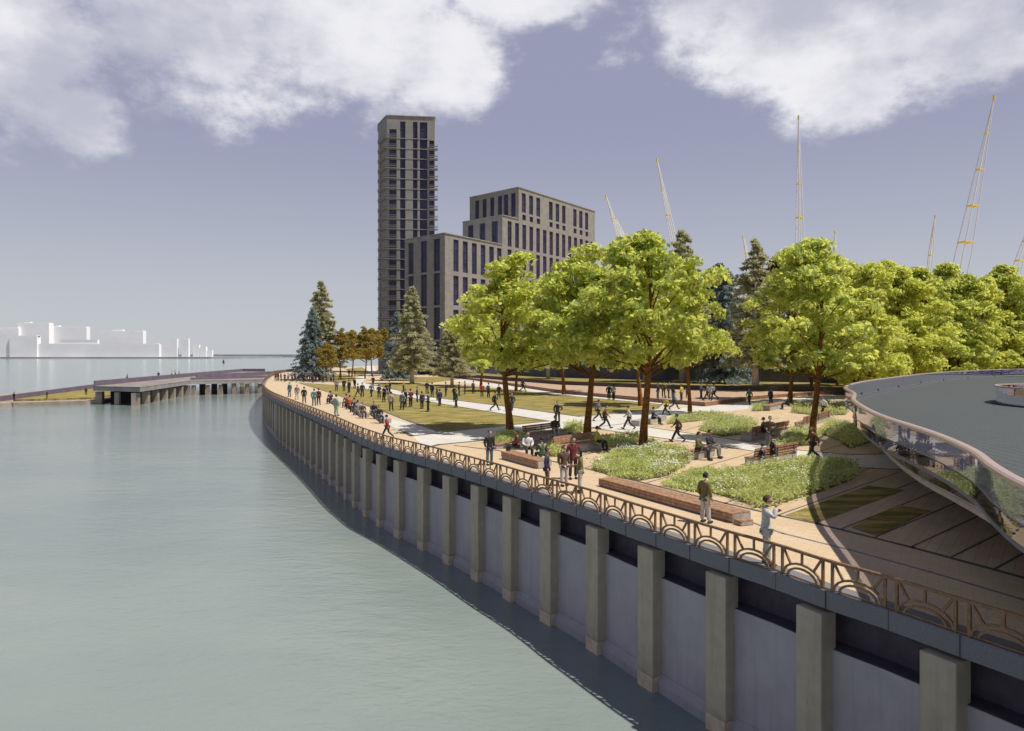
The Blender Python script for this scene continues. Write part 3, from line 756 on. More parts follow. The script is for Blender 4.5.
# ------------------------------------------------------------------ far bank with white blocks
YB = 2000.0; k2 = YB/F; bx = lambda px: (px-512)*k2; bz = lambda py: CH+(HZ-py)*k2
mb = MB(); mb.prism([(bx(-400), 1960), (bx(60), 1962), (bx(213), 1985), (bx(230), 2030), (bx(225), 2500), (bx(-400), 2500)], WZ-1, WZ+5)
o = mb.build('far_bank', M['bank']); o['kind'] = 'structure'
mb = MB(); mb.prism([(bx(150)*1.6, 3300), (bx(300)*1.6, 3360), (bx(320)*1.6, 3500), (bx(150)*1.6, 3600)], WZ-1, WZ+13)
o = mb.build('far_bank', M['bank']); o['kind'] = 'structure'
fb = [((-60, 18.5, 328), 2030, 40, 'pale slab at the far left edge behind the stepped white blocks', []),
      ((-30, 9.5, 336.5), 1990, 30, 'low white block in front at the far left edge', []),
      ((9.5, 37, 336), 1985, 35, 'white twin-faced block standing in front of the taller slab', [(28, 37, 338)]),
      ((18, 49, 323.2), 2040, 45, 'tallest white slab of the far bank with notched roof', [(23, 29, 322.6)]),
      ((49, 86.5, 327), 2060, 40, 'broad white slab right of the tallest far slab', [(55, 58, 326)]),
      ((37, 159, 344), 1990, 30, 'very long low white block along the far bank', [(60, 97, 340.5)]),
      ((101, 143, 331), 2050, 40, 'white slab with raised left end rising over the long low block', [(112, 122, 330.3)]),
      ((160, 170, 346), 2040, 25, 'small grey-white block right of the long low block', []),
      ((170, 177, 339), 2010, 20, 'narrow white tower, left one of the far pair', []),
      ((181.6, 188.5, 339), 2010, 20, 'narrow white tower, right one of the far pair', []),
      ((193, 199, 345), 2020, 20, 'small white block first of the three stepping down to the water', []),
      ((200, 206, 347), 2022, 20, 'small white block middle of the three stepping down to the water', []),
      ((206, 212, 350.5), 2024, 20, 'lowest white block last of the three stepping down to the water', [])]
for (x0, x1, yt), Y, dep, lab, extra in fb:
    X0 = (x0-512)*Y/F; X1 = (x1-512)*Y/F; zt = CH+(HZ-yt)*Y/F
    o = thing('white_building', lab, 'building', ((X0+X1)/2, Y, WZ+5), group='white blocks on the far bank')
    w = X1-X0; hh = zt-(WZ+5); dep *= .45
    mb = MB(); mb.box((0, dep/2, hh/2), (w, dep, hh)); 
    mb.build('wall', M['white'], o)
    mb = MB(); mb.box((0, dep/2, hh+.6), (w*.97, dep*.94, 1.2)); 
    for a, b, c in extra:
        xa = (a-512)*Y/F-(X0+X1)/2; xb = (b-512)*Y/F-(X0+X1)/2; zz = CH+(HZ-c)*Y/F-(WZ+5)
        mb.box(((xa+xb)/2, dep/2, (hh+.002+zz)/2+1), (xb-xa, dep*.6, max(zz-hh, 1)+2.4))
    mb.build('roof', M['white_roof'], o)

# ------------------------------------------------------------------ pier and floating terrace
pr_ = thing('pier', 'angular concrete pier on square piles with violet parapets', 'pier')
dA = [(-88.6, 148), (-76, 143), (-82.5, 179), (-98, 278), (-107, 278)]
dB = [(-82.45, 179), (-67.5, 189.5), (-69.5, 214), (-80, 240), (-90, 226)]
mb = MB(); mb.prism(dA, -2.05, -1.35); mb.prism(dB, -2.0, -1.40); mb.build('beam', M['pier_conc'], pr_)
mb = MB(); mb.prism(dA, -1.347, -1.05); mb.prism(dB, -1.39, -1.06); mb.build('decking', M['pierdeck'], pr_)
mb = MB()
def par(a, b, z=-1.05, h_=1.1, hb=None):
    a = Vector((*a, z+h_/2)); b = Vector((*b, z+h_/2)); mb.bar(a, b, .3, h_)
par((-88.4, 148.2), (-106.8, 277.8)); par((-106.8, 277.8), (-98, 277.8)); par((-87, 193), (-80, 236)); par((-80, 236), (-88, 290), -1.05, 1.2); par((-84, 183), (-68, 206), -1.0, .6)
mb.build('parapet', M['purple'], pr_)
mb = MB(); a0 = Vector((-76.6, 143.6, 0)); a1 = Vector((-82.5, 179, 0))
def pile(x, y, s_=1.3):
    mb = MB(); mb.box((x, y, -4.4), (s_, s_, 4.2), .15); mb.build('pile', M['pile'], pr_)
for i in range(7):
    p = a0.lerp(a1, i/6); pile(p.x-.8, p.y+.4)
pile(-87.6, 148.8); pile(-82.5, 146.4, .9)
for i in range(1, 9): p = Vector((-83, 180, 0)).lerp(Vector((-98.5, 277, 0)), i/8); pile(p.x, p.y)
for i in range(0, 6): p = Vector((-82, 180.3, 0)).lerp(Vector((-68.5, 190, 0)), i/5); pile(p.x, p.y, .9)
mb = MB()
for i in range(1, 7):
    p = a0.lerp(a1, i/6); mb = MB(); mb.box((p.x-5, p.y+1.2, -4.3), (7, .5, 4.0), .15); mb.build('cross_wall', M['dark'], pr_)
ft = thing('floating_terrace', 'low floating terrace with a strip of grass left of the pier', 'terrace')
mb = MB(); q = [(-140, 70), (-104.5, 138), (-101, 141.5), (-88, 149), (-91, 165), (-102, 184), (-119, 204), (-124, 203)]
mb.prism(q, WZ-.8, WZ+.75); mb.build('hull', M['pile'], ft)
mb = MB(); mb.prism([(-104, 146), (-100, 147), (-91.5, 153), (-94, 166), (-104, 183), (-117, 199)], WZ+.753, WZ+1.15); mb.build('turf', M['grass'], ft)
mb = MB(); mb.bar((-98, 115, WZ+1.25), (-105, 140, WZ+1.25), .6, 1.0); mb.bar((-105, 140, WZ+1.25), (-121, 203, WZ+1.35), .6, 1.2); mb.build('back_wall', M['purple'], ft)
by_ = thing('buoy', 'small dark river buoy far out near the far bank', 'buoy', tuple(G(223.5, 357.6+5, WZ)))
by_.location = Vector(((223.5-512)*900/F, 900, WZ))
mb = MB(); mb.tube([(0, 0, -.5), (0, 0, .9)], 1.6, 12); mb.build('float', M['kerb'], by_)
mb = MB(); mb.tube([(0, 0, .9), (0, 0, 3.6), (0, 0, 4.6)], [1.2, .8, .2], 8); mb.build('topmark', M['dark'], by_)

# ------------------------------------------------------------------ benches
def bench(p1, p2, dep=.75, h_=.42, back=None, lab='', timber=True, sides=False):
    a, b_ = G(*p1), G(*p2); d_ = b_-a; L = d_.length; ang = math.atan2(d_.y, d_.x); nn = Vector((-math.sin(ang), math.cos(ang), 0))
    if nn.y < 0: nn = -nn; 
    c_ = (a+b_)/2+nn*dep/2
    o = thing('bench', lab, 'bench', (c_.x, c_.y, 0), ang, 'timber and concrete benches on the promenade and plaza')
    mb = MB(); mb.box((0, 0, (h_-.06)/2+.01), (L, dep-.1, h_-.08)); mb.build('base', M['concrete'], o)
    if timber:
        mb = MB(); n = max(4, int(L/.115)); w = L/n
        for i in range(n): mb.box((-L/2+w*(i+.5), 0, h_-.03), (w-.016, dep, .05))
        for s_ in (-1, 1) if sides else ():
            for q in range(2): mb.box((0, s_*(dep/2-.025), h_-.115-.11*q), (L, .045, .095))
        mb.build('seat', M['timber'], o)
    if back:
        s_ = 1 if back == 'far' else -1
        # nn is local +y or -y
        loc = s_*(dep/2-.05)
        if nn.dot(Vector((-math.sin(ang), math.cos(ang), 0))) < 0: loc = -loc
        mb = MB()
        for q in range(3): mb.box((0, loc+(.03*q)*(1 if loc > 0 else -1), h_+.14+.13*q), (L, .05, .115))
        bo = mb.build('backrest', M['timber'], o)
        mb = MB()
        for x in (-L*.4, 0, L*.4): mb.box((x, loc+(.08 if loc > 0 else -.08), h_+.12), (.05, .05, .55))
        mb.build('bracket', M['kerb'], bo)
    return o
bench((598.5, 486), (732, 523.5), .85, .33, lab='very long timber bench on the promenade behind the woman with dark hair', sides=True)
bench((733.5, 524), (741, 526.5), .5, .18, lab='small timber step at the near end of the very long bench', sides=True)
bench((501, 458.9), (537.5, 469), .8, .40, lab='low timber bench beside the railing with three people sitting on it', sides=True)
bench((530.7, 441.8), (567.8, 436.5), .7, .5, 'far', 'backed bench facing the river left of the middle tree trunk')
bench((563, 455.5), (605, 448.8), .7, .5, 'far', 'backed bench with a person in yellow-green at its right end')
bench((689, 461), (716, 456), .8, .42, None, 'short block bench with two people seated near the white flowers')
bench((755, 466.5), (797.6, 458), .6, .42, 'near', 'backed bench seen from behind at the rim of the big flower bed')
bench((752, 441.5), (789, 433.2), .8, .45, 'near', 'backed bench in the middle of the plaza with a cross-legged sitter')
bench((803.7, 429), (830.8, 420.2), .7, .45, 'near', 'backed bench behind the right-hand tree trunk')
bench((770.5, 411), (790, 406), .9, .5, None, 'short block bench beside the white path near the far shrubs')
bench((640, 426.5), (667, 420.5), .8, .5, None, 'concrete block bench beside the white path crossing', False)
bench((497, 449.5), (549, 443.2), .6, .3, None, 'low timber bench strip between two backed benches and the railing')
bench((327, 401), (335, 405.5), .7, .42, None, 'farthest small grey bench along the promenade', False)
bench((344, 405), (361, 417.5), .8, .42, None, 'grey promenade bench with five people seated', False)
bench((369, 413.5), (382, 423.5), .8, .42, None, 'grey promenade bench nearest the walker in red', False)

# ------------------------------------------------------------------ trees
def leafquad(V, Fc, p, n, s, asp=1.0, tw=None):
    n = n.normalized(); a = n.cross(Vector((0, 0, 1))) if abs(n.z) < .95 else n.cross(Vector((1, 0, 0))); a.normalize(); b = n.cross(a)
    th = random.random()*6.28 if tw is None else tw; c, d = math.cos(th), math.sin(th); u = (a*c+b*d)*s; v = (b*c-a*d)*s*asp; k = len(V)
    dr = n*(-s*.25)
    V += [p-u*.95, p-v*.55+dr*.2, p+u+dr, p+v*.55+dr*.2]; Fc.append((k, k+1, k+2, k+3))
def rnd(): return Vector((random.gauss(0, 1), random.gauss(0, 1), random.gauss(0, 1))).normalized()
def make_crown(name, seed, mat, H=13.0, z0=4.7, Rm=4.4, nclump=120, per=95, leaf=.20):
    random.seed(seed); V = []; Fc = []; tips = []
    i = 0
    while i < nclump:
        u = random.random()**1.15; z = z0+.1+(H-z0-.9)*u
        rmax = Rm*(1-max(0, (u-.22)/.78)**1.7)**.62 if u > .22 else Rm*(.80+.20*(u/.22)**.6)
        th = random.random()*6.2832
        rmax *= .90+.75*noise.noise(Vector((math.cos(th)*1.5, math.sin(th)*1.5, z*.42+seed*9)))
        r = rmax*(random.random()**.42); z += .9*noise.noise(Vector((r*math.cos(th)*.6, r*math.sin(th)*.6, seed*3.3)))*(u**1.2)*2.2
        c = Vector((r*math.cos(th), r*math.sin(th), z)); cr = random.uniform(.48, .85)
        if u < .06: cr *= .7
        tips.append(c); i += 1
        for j in range(per):
            d = rnd(); d.z = abs(d.z)*.9+d.z*.1 if random.random() < .72 else d.z
            d.normalize(); rad = cr*random.uniform(.45, 1.22)
            p = c+Vector((d.x*rad*1.12, d.y*rad*1.12, d.z*rad*.72-.12*rad))
            nn = d*.7+Vector((0, -.0, .45))+rnd()*.95
            leafquad(V, Fc, p, nn, leaf*random.uniform(.7, 1.3))
    me = bpy.data.meshes.new(name); me.from_pydata(V, [], Fc); me.materials.append(mat); me.update()
    return me, tips
def make_trunk(name, seed, mat, tips, H=13, z0=4.3, r0=.255, lean=.6):
    random.seed(seed+50); mb = MB(); a = random.random()*6.28; l = Vector((math.cos(a), math.sin(a), 0))*lean
    pts = [Vector((0, 0, -.3)), Vector((0, 0, .0)), l*.12+Vector((0, 0, 1.2)), l*.45+Vector((0, 0, z0*.65)), l*.8+Vector((0, 0, z0+.8)), l+Vector((0, 0, H*.62)), l+Vector((.2, 0, H*.82))]
    mb.tube(pts, [r0*1.35, r0*1.15, r0*.88, r0*.74, r0*.62, r0*.33, .06], 10)
    for c in random.sample(tips, 26):
        s = random.uniform(.15, .75); zz = max(z0-.3, min(c.z-1.2-random.random()*1.5, H*.7)); st_ = l*(.5+.5*min(1, zz/(H*.62)))+Vector((0, 0, zz))
        md_ = st_.lerp(c, .5)+Vector((0, 0, -.25+random.random()*.5)); mb.tube([st_, md_, c], [r0*.28, r0*.18, .03], 5)
    me = meshobj(name, mb.v, mb.f, mat, None, mb.mi, True); d = me.data; bpy.data.objects.remove(me); return d
VAR = []
for s_ in range(5):
    cm_, tips = make_crown('crown', 11+s_*7, M['leaf']); VAR.append((cm_, make_trunk('trunk', 11+s_*7, M['bark'], tips)))
def retint(me, mat):
    m2 = me.copy(); m2.materials[0] = mat; return m2
LOW = []
for s_ in range(3):
    cm_, tips = make_crown('crown', 71+s_*5, M['leaf'], z0=2.0, nclump=150); LOW.append((cm_, make_trunk('trunk', 71+s_*5, M['bark'], tips, z0=2.6, r0=.2)))
BROWN = [(retint(c, M['leaf_brown']), t_) for c, t_ in VAR[2:4]]; DARKT = [(retint(VAR[2][0], M['leaf_dark']), VAR[2][1])]
def tree(pos, h, var, rz, lab, name='broadleaf_tree', group='green broadleaf trees of the plaza', wide=1.0, trunkmat=None):
    o = thing(name, lab, 'tree', tuple(pos), rz, group); s_ = h/13.0
    c = link(bpy.data.objects.new('crown', var[0]), o); t_ = link(bpy.data.objects.new('trunk', var[1]), o)
    o.scale = (s_*wide, s_*wide, s_); return o
def make_conifer(seed, mat, H, Rb, z0, n_lv, per, droop, nl, blue=False):
    random.seed(seed); V = []; Fc = []; br = MB()
    for lv in range(n_lv):
        u = (lv+random.random()*.5)/n_lv; z = z0+(H-z0)*u; Lr = Rb*(1-u)**.72*random.uniform(.78, 1.12)+.25
        nb = max(4, int(per*(1-u*.55)))
        for k_ in range(nb):
            th = random.random()*6.28; L = Lr*random.uniform(.7, 1.12); d = Vector((math.cos(th), math.sin(th), 0)); sd = Vector((-d.y, d.x, 0))
            tip = d*L+Vector((0, 0, z-droop*L+.15)); base_ = Vector((0, 0, z))
            if u < .93: br.tube([base_, base_.lerp(tip, .5)+Vector((0, 0, .12)), tip], [.05, .035, .01], 3, cap=False)
            for j in range(nl):
                w = random.random()**.6; p = base_.lerp(tip, w)+Vector((0, 0, .2*math.sin(w*3)))+sd*random.uniform(-1, 1)*(.12+.32*L/Rb)*(1.1-w*.6)*1.2+Vector((0, 0, random.uniform(-.28, .1)))
                leafquad(V, Fc, p, Vector((0, 0, .7))+rnd()*.8, random.uniform(.20, .46)*(H/20+.25), .45)
    me = bpy.data.meshes.new('crown'); me.from_pydata(V, [], Fc); me.materials.append(mat); me.update()
    return me, br
def conifer(pos, H, kind, seed, lab):
    Rb, z0, lv, per, dr, nl = {'pine': (H*.20+1.4, H*.11+.6, 34, 12, .06, 46), 'spruce': (H*.30, 1.0, 34, 13, .25, 42)}[kind]
    me, br = make_conifer(seed, M[kind], H, Rb, z0, lv, per, dr, nl)
    o = thing('pine_tree' if kind == 'pine' else 'spruce_tree', lab, 'tree', tuple(pos), 0, 'conifers behind the lawns')
    link(bpy.data.objects.new('crown', me), o)
    tb = MB(); tb.tube([(0, 0, -.3), (0, 0, z0+.6), (0, 0, H*.55), (0, 0, H-.2)], [H*.026, H*.021, H*.013, .02], 8)
    tb.build('trunk', M['bark_pale'] if kind == 'pine' else M['bark_dark'], o, True)
    br.build('branches', M['bark_dark'], o)
TR = [((510, 430.5), 12.7, 0, .3, 'green tree with a straight trunk at the end of the front lawn', 1.1),
      ((587, 438), 12.9, 1, 2.2, 'green tree rising right behind the backed benches', 1.05),
      ((643, 447), 13.6, 2, 2.6, 'nearest green tree with a bent trunk in the white flower bed', .96),
      ((690, 413.5), 13.3, 3, 1.1, 'green tree where the two white paths meet', .8),
      ((812, 441), 12.9, 4, 5.2, 'green tree in the right-hand shrubs beside the brown-jacketed walker', .96),
      ((790, 404), 16.6, 0, 3.4, 'green tree beside the short block bench near the far shrubs', .85),
      ((849, 402.5), 17.2, 2, .6, 'green tree just left of the raised disc rim', .85),
      ((640.5, 406), 14.6, 4, 2.8, 'green tree on the rear lawn behind the nearest bent tree', .9),
      ((516, 391.5), 14.0, 3, 4.4, 'green tree on the rear lawn hidden behind the straight-trunked one', .9),
      ((480.8, 387.5), 12.5, 1, 1.7, 'small light green tree at the left end of the green canopy', .95)]
for (px, py), h, v, rz, lab, wd in TR: tree(G(px, py), h, VAR[v], rz, lab, wide=wd)
back = [(868, 74, 15.6), (884, 88, 17.6), (903, 86, 16.9), (922, 92, 17.4), (944, 100, 19.2), (963, 99, 17.2), (985, 108, 18.0), (1004, 112, 20.2), (1026, 112, 17.5), (1050, 118, 20.5),
        (890, 112, 19.5), (930, 122, 20.8), (975, 128, 20.6), (1012, 134, 21), (1080, 120, 19.0), (838, 104, 18.6), (812, 100, 17.8)]
back.sort()
for i, (px, Y, h) in enumerate(back):
    tree(((px-512)*Y/F, Y, 0), h, LOW[(i*2+1) % 3], i*1.3, 'green tree behind the raised disc, '+ORD(i), group='row of trees behind the disc', wide=.95)
tree(G(564, 394.5), 14.4, BROWN[0], 1.0, 'orange-brown tree peeking between the green crowns', 'golden_tree', 'golden-leaved trees')
gt = [((341, 379.8), 11.3), ((352, 377), 12.4), ((365, 378.7), 12.0), ((372, 376), 13.2), ((383, 375.5), 12.6), ((326.5, 381.7), 8.5), ((438, 374.5), 13.5), ((428, 372), 12)]
gt.sort()
for i, ((px, py), h) in enumerate(gt): tree(G(px, py), h, BROWN[i % 2], i*1.9, 'golden brown tree between the conifers, '+ORD(i), 'golden_tree', 'golden-leaved trees', .82)
tree(((780-512)*130/F, 130, .0), 25.5, DARKT[0], .5, 'dark plum-leaved tree showing above the middle tree line', 'plum_tree', 'plum-leaved trees', .7)
tree(((712-512)*128/F, 128, .0), 22, (retint(VAR[1][0], M['leaf_dark']), VAR[1][1]), .5, 'dark reddish tree between the tall pine and the blue spruce', 'plum_tree', 'plum-leaved trees', .7)
conifer(G(321, 379.8), 21.7, 'pine', 1, 'tall pale pine nearest the water at the promenade tip')
conifer(G(312.5, 380.5), 15.5, 'spruce', 2, 'blue spruce at the promenade tip beside the tall pale pine')
conifer(G(412, 383.7), 18.4, 'pine', 3, 'pale pine with white trunk in front of the tower base')
conifer(G(397, 380.5), 14.5, 'spruce', 4, 'blue spruce just left of the tower-base pine')
conifer(G(452, 385.5), 12.5, 'pine', 5, 'short spreading pine left of the light green canopy')
conifer(Vector((6.9, 134, .93)), 15, 'pine', 6, 'white-trunked pine on the upper lawn behind the straight-trunked tree')
conifer(Vector((22.8, 119.5, .93)), 19, 'pine', 7, 'white-trunked pine on the upper lawn behind the nearest tree')
conifer(Vector((29, 119.0, .93)), 25.8, 'pine', 8, 'tallest pine rising above the nearest green crown')
conifer(Vector((34.6, 99.5, .93)), 21.0, 'pine', 9, 'tall pale pine right of the large blue spruce')
conifer(Vector((34.6, 113, .93)), 18.5, 'spruce', 10, 'large blue spruce filling the gap between green crowns')

# ------------------------------------------------------------------ planting beds
def bed(pl, hgt, n, lab, white=.08, seed=0, sz=.075):
    random.seed(seed+300); P_ = [(v.x, v.y) for v in GL(pl)]
    x0, x1 = min(p[0] for p in P_), max(p[0] for p in P_); y0, y1 = min(p[1] for p in P_), max(p[1] for p in P_)
    cx, cy = sum(p[0] for p in P_)/len(P_), sum(p[1] for p in P_)/len(P_)
    V = []; Fc = []; V2 = []; F2 = []; k = 0; tries = 0; base_ = []; 
    while k < n and tries < n*6:
        tries += 1; x, y = random.uniform(x0, x1), random.uniform(y0, y1)
        if not inside((x, y), P_): continue
        x += random.gauss(0, .16); y += random.gauss(0, .2)
        k += 1; hh = hgt*.68*(.40+1.1*noise.noise(Vector((x*.9, y*.9, seed)))+.25); hh = max(.12, hh)
        ll = random.uniform(4, 8); a = random.random()*6.28; ln = random.uniform(.05, .35)*hh
        for j in range(int(ll)):
            u = random.random()**.55; p = Vector((x-cx+math.cos(a)*ln*u, y-cy+math.sin(a)*ln*u, hh*u))+rnd()*.08
            leafquad(V, Fc, p, rnd()+Vector((0, 0, .5)), sz*random.uniform(.6, 1.5), .5)
        if noise.noise(Vector((x*.45, y*.45, seed+5))) > .12-white and random.random() < white*6:
            for j in range(3): leafquad(V2, F2, Vector((x-cx, y-cy, hh*1.04))+rnd()*.12, Vector((0, 0, 1))+rnd()*.5, .045, .9)
    o = thing('flower_bed', lab, 'plant bed', (cx, cy, .01), 0, 'planting beds of the plaza')
    meshobj('foliage', V, Fc, M['shrub'], o)
    if V2: meshobj('flowers', V2, F2, M['flower'], o)['kind'] = 'stuff'
    mb = MB(); mb.add([(p[0]-cx, p[1]-cy, .012) for p in P_], [tuple(range(len(P_)))]); so_ = mb.build('soil', M['soil'], o)
M['soil'] = pmat('soil', (.10, .085, .04), .95)
bed([(708, 492), (735, 500), (762, 509), (790, 501), (818, 493), (852, 480), (858, 470), (835, 463), (800, 464), (757, 468), (722, 478)], .75, 3600, 'largest flower bed of pale green plants left of the disc shadow', .03, 1)
bed([(663, 486.5), (700, 493), (722, 481), (716, 472), (694, 473)], .42, 900, 'low narrow planting strip behind the very long bench', .02, 2)
bed([(592, 469), (612, 477), (640, 481), (668, 476), (690, 463), (684, 450), (655, 446), (622, 452)], .7, 2600, 'white-flowering bed around the nearest bent tree', .10, 3)
bed([(698, 430), (722, 437), (757, 433), (757, 424), (730, 416), (708, 422)], .65, 1500, 'rounded green bed in the middle of the plaza', .05, 4)
bed([(667, 424.5), (700, 421), (727, 415.5), (715, 412.5), (675, 416.5)], .5, 800, 'long thin bed at the foot of the path-side tree', .03, 5)
bed([(772, 448.5), (812, 443), (822, 432), (795, 429.5)], .6, 1200, 'green bed left of the right-hand tree trunk', .05, 6)
bed([(820, 434), (836, 440), (850, 449), (872, 442), (852, 426), (832, 421)], .7, 1500, 'green bed right of the right-hand tree trunk', .05, 7)
bed([(494, 445), (512, 447), (526, 442), (524, 434.5), (500, 434)], .6, 700, 'small bed at the foot of the straight-trunked tree', .02, 8, .09)
bed([(549, 455.5), (559, 457.5), (563, 448), (553, 445.5)], .7, 300, 'small clump beside the three seated people', .05, 9, .09)
bed([(566, 434.5), (580, 435), (583, 427), (568, 425)], .75, 350, 'round clump left of the middle tree trunk', .05, 10, .09)
bed([(604, 447), (636, 445), (640, 437), (606, 438)], .55, 800, 'low bed behind the person in yellow-green', .05, 11)
bed([(751, 411.5), (770, 411), (773, 405), (755, 405)], .6, 350, 'small far clump left of the short block bench', .03, 12, .1)
bed([(791, 413), (820, 416), (846, 415), (848, 404), (795, 404)], .7, 900, 'far bed between the block bench and the disc rim', .03, 13, .1)

# ------------------------------------------------------------------ people
def skin_mesh(joints, edges, root, grow=0.0, sub=1):
    names = list(joints); idx = {n: i for i, n in enumerate(names)}
    me = bpy.data.meshes.new('tmp'); me.from_pydata([joints[n][0] for n in names], [(idx[a], idx[b]) for a, b in edges], [])
    o = bpy.data.objects.new('tmp', me); COL.objects.link(o)
    md = o.modifiers.new('s', 'SKIN'); md.use_smooth_shade = True; md.branch_smoothing = .3
    if not me.skin_vertices:
        bm = bmesh.new(); bm.from_mesh(me); bm.verts.layers.skin.verify(); bm.to_mesh(me); bm.free()
    for n in names:
        r = joints[n][1]; r = r if isinstance(r, tuple) else (r, r)
        sv = me.skin_vertices[0].data[idx[n]]; sv.radius = (r[0]+grow, r[1]+grow); sv.use_root = (n == root)
    sb_ = o.modifiers.new('sub', 'SUBSURF'); sb_.levels = sub; sb_.render_levels = sub
    dg = bpy.context.evaluated_depsgraph_get(); dg.update()
    m2 = bpy.data.meshes.new_from_object(o.evaluated_get(dg)); bpy.data.objects.remove(o); bpy.data.meshes.remove(me)
    m2.polygons.foreach_set('use_smooth', [True]*len(m2.polygons)); return m2
def ell(bm, c, r, seg=14, rings=10, fn=None):
    ret = bmesh.ops.create_uvsphere(bm, u_segments=seg, v_segments=rings, radius=1)
    for v in ret['verts']:
        q = v.co.copy(); k = fn(q) if fn else 1
        v.co = Vector((c[0]+q.x*r[0]*k, c[1]+q.y*r[1]*k, c[2]+q.z*r[2]*k))
    return ret['verts']
def pose_joints(pose):
    J = {}
    Z = .0
    def leg(s, hip, knee, ank): J['hip'+s] = (hip, .088); J['kn'+s] = (knee, .060); J['calf'+s] = (Vector(knee).lerp(Vector(ank), .35), .055); J['an'+s] = (ank, .038)
    def arm(s, sh, elb, wr): J['sh'+s] = (sh, .048); J['el'+s] = (elb, .042); J['wr'+s] = (wr, .028)
    dzp = 0
    if pose == 'sit':
        pz = .55
        J['pel'] = ((0, 0, pz), (.13, .105)); J['waist'] = ((0, -.01, pz+.16), (.125, .09)); J['chest'] = ((0, 0, pz+.36), (.15, .10)); J['nb'] = ((0, .01, pz+.50), (.055, .05)); J['nt'] = ((0, .03, pz+.59), .05)
        leg('L', (-.09, .03, pz-.02), (-.13, .44, pz-.02), (-.12, .42, .09)); leg('R', (.09, .03, pz-.02), (.13, .46, pz-.02), (.14, .50, .09))
        arm('L', (-.18, 0, pz+.46), (-.23, .06, pz+.20), (-.13, .30, pz+.12)); arm('R', (.18, 0, pz+.46), (.23, .06, pz+.20), (.12, .30, pz+.12)); hc = (0, .05, pz+.70)
    else:
        pz = .93; lean = .0
        if pose == 'walk': pz = .90; lean = .04
        J['pel'] = ((0, 0, pz), (.12, .09)); J['waist'] = ((0, lean*.3, pz+.15), (.115, .085)); J['chest'] = ((0, lean*.7, pz+.36), (.15, .10)); J['nb'] = ((0, lean, pz+.52), (.055, .05)); J['nt'] = ((0, lean+.02, pz+.61), .05)
        if pose == 'walk':
            leg('L', (-.09, 0, pz-.04), (-.09, .20, .50), (-.09, .34, .12)); leg('R', (.09, 0, pz-.04), (.09, -.03, .47), (.09, -.38, .17))
            arm('L', (-.18, lean, pz+.48), (-.23, -.13, pz+.22), (-.23, -.14, pz-.02)); arm('R', (.18, lean, pz+.48), (.23, .08, pz+.23), (.22, .26, pz+.06))
        else:
            leg('L', (-.09, 0, pz-.04), (-.10, .02, .50), (-.11, -.02, .09)); leg('R', (.09, 0, pz-.04), (.11, .03, .50), (.13, .03, .09))
            if pose == 'stand': arm('L', (-.18, 0, pz+.48), (-.23, -.04, pz+.21), (-.22, .05, pz-.02)); arm('R', (.18, 0, pz+.48), (.23, -.04, pz+.21), (.22, .05, pz-.02))
            elif pose == 'talk': arm('L', (-.18, 0, pz+.48), (-.24, -.03, pz+.22), (-.14, .24, pz+.22)); arm('R', (.18, 0, pz+.48), (.23, -.05, pz+.21), (.17, .20, pz+.14))
            elif pose == 'phone': arm('L', (-.18, 0, pz+.48), (-.24, .06, pz+.25), (-.08, .24, pz+.42)); arm('R', (.18, 0, pz+.48), (.22, .16, pz+.32), (.10, .20, pz+.58))
            elif pose == 'hips': arm('L', (-.18, 0, pz+.48), (-.33, -.09, pz+.24), (-.17, .03, pz+.08)); arm('R', (.18, 0, pz+.48), (.24, -.02, pz+.21), (.2, .08, pz-.02))
        hc = (0, lean+.04, pz+.72)
    return J, hc
EU = [('pel', 'waist'), ('waist', 'chest'), ('chest', 'nb'), ('chest', 'shL'), ('shL', 'elL'), ('elL', 'wrL'), ('chest', 'shR'), ('shR', 'elR'), ('elR', 'wrR')]
EN = [('nb', 'nt')]
EG = [('pel', 'hipL'), ('hipL', 'knL'), ('knL', 'calfL'), ('calfL', 'anL'), ('pel', 'hipR'), ('hipR', 'knR'), ('knR', 'calfR'), ('calfR', 'anR')]
def headfn(q):      # chin narrower, brow flat, nose bump
    k = 1.0
    if q.z < -.1: k -= .18*(-q.z)
    if q.y > .82 and abs(q.x) < .25 and -.35 < q.z < .15: k += .14
    if q.y > .75 and .12 < q.z < .35 and .15 < abs(q.x) < .55: k -= .05
    return k
TEMPL = {}
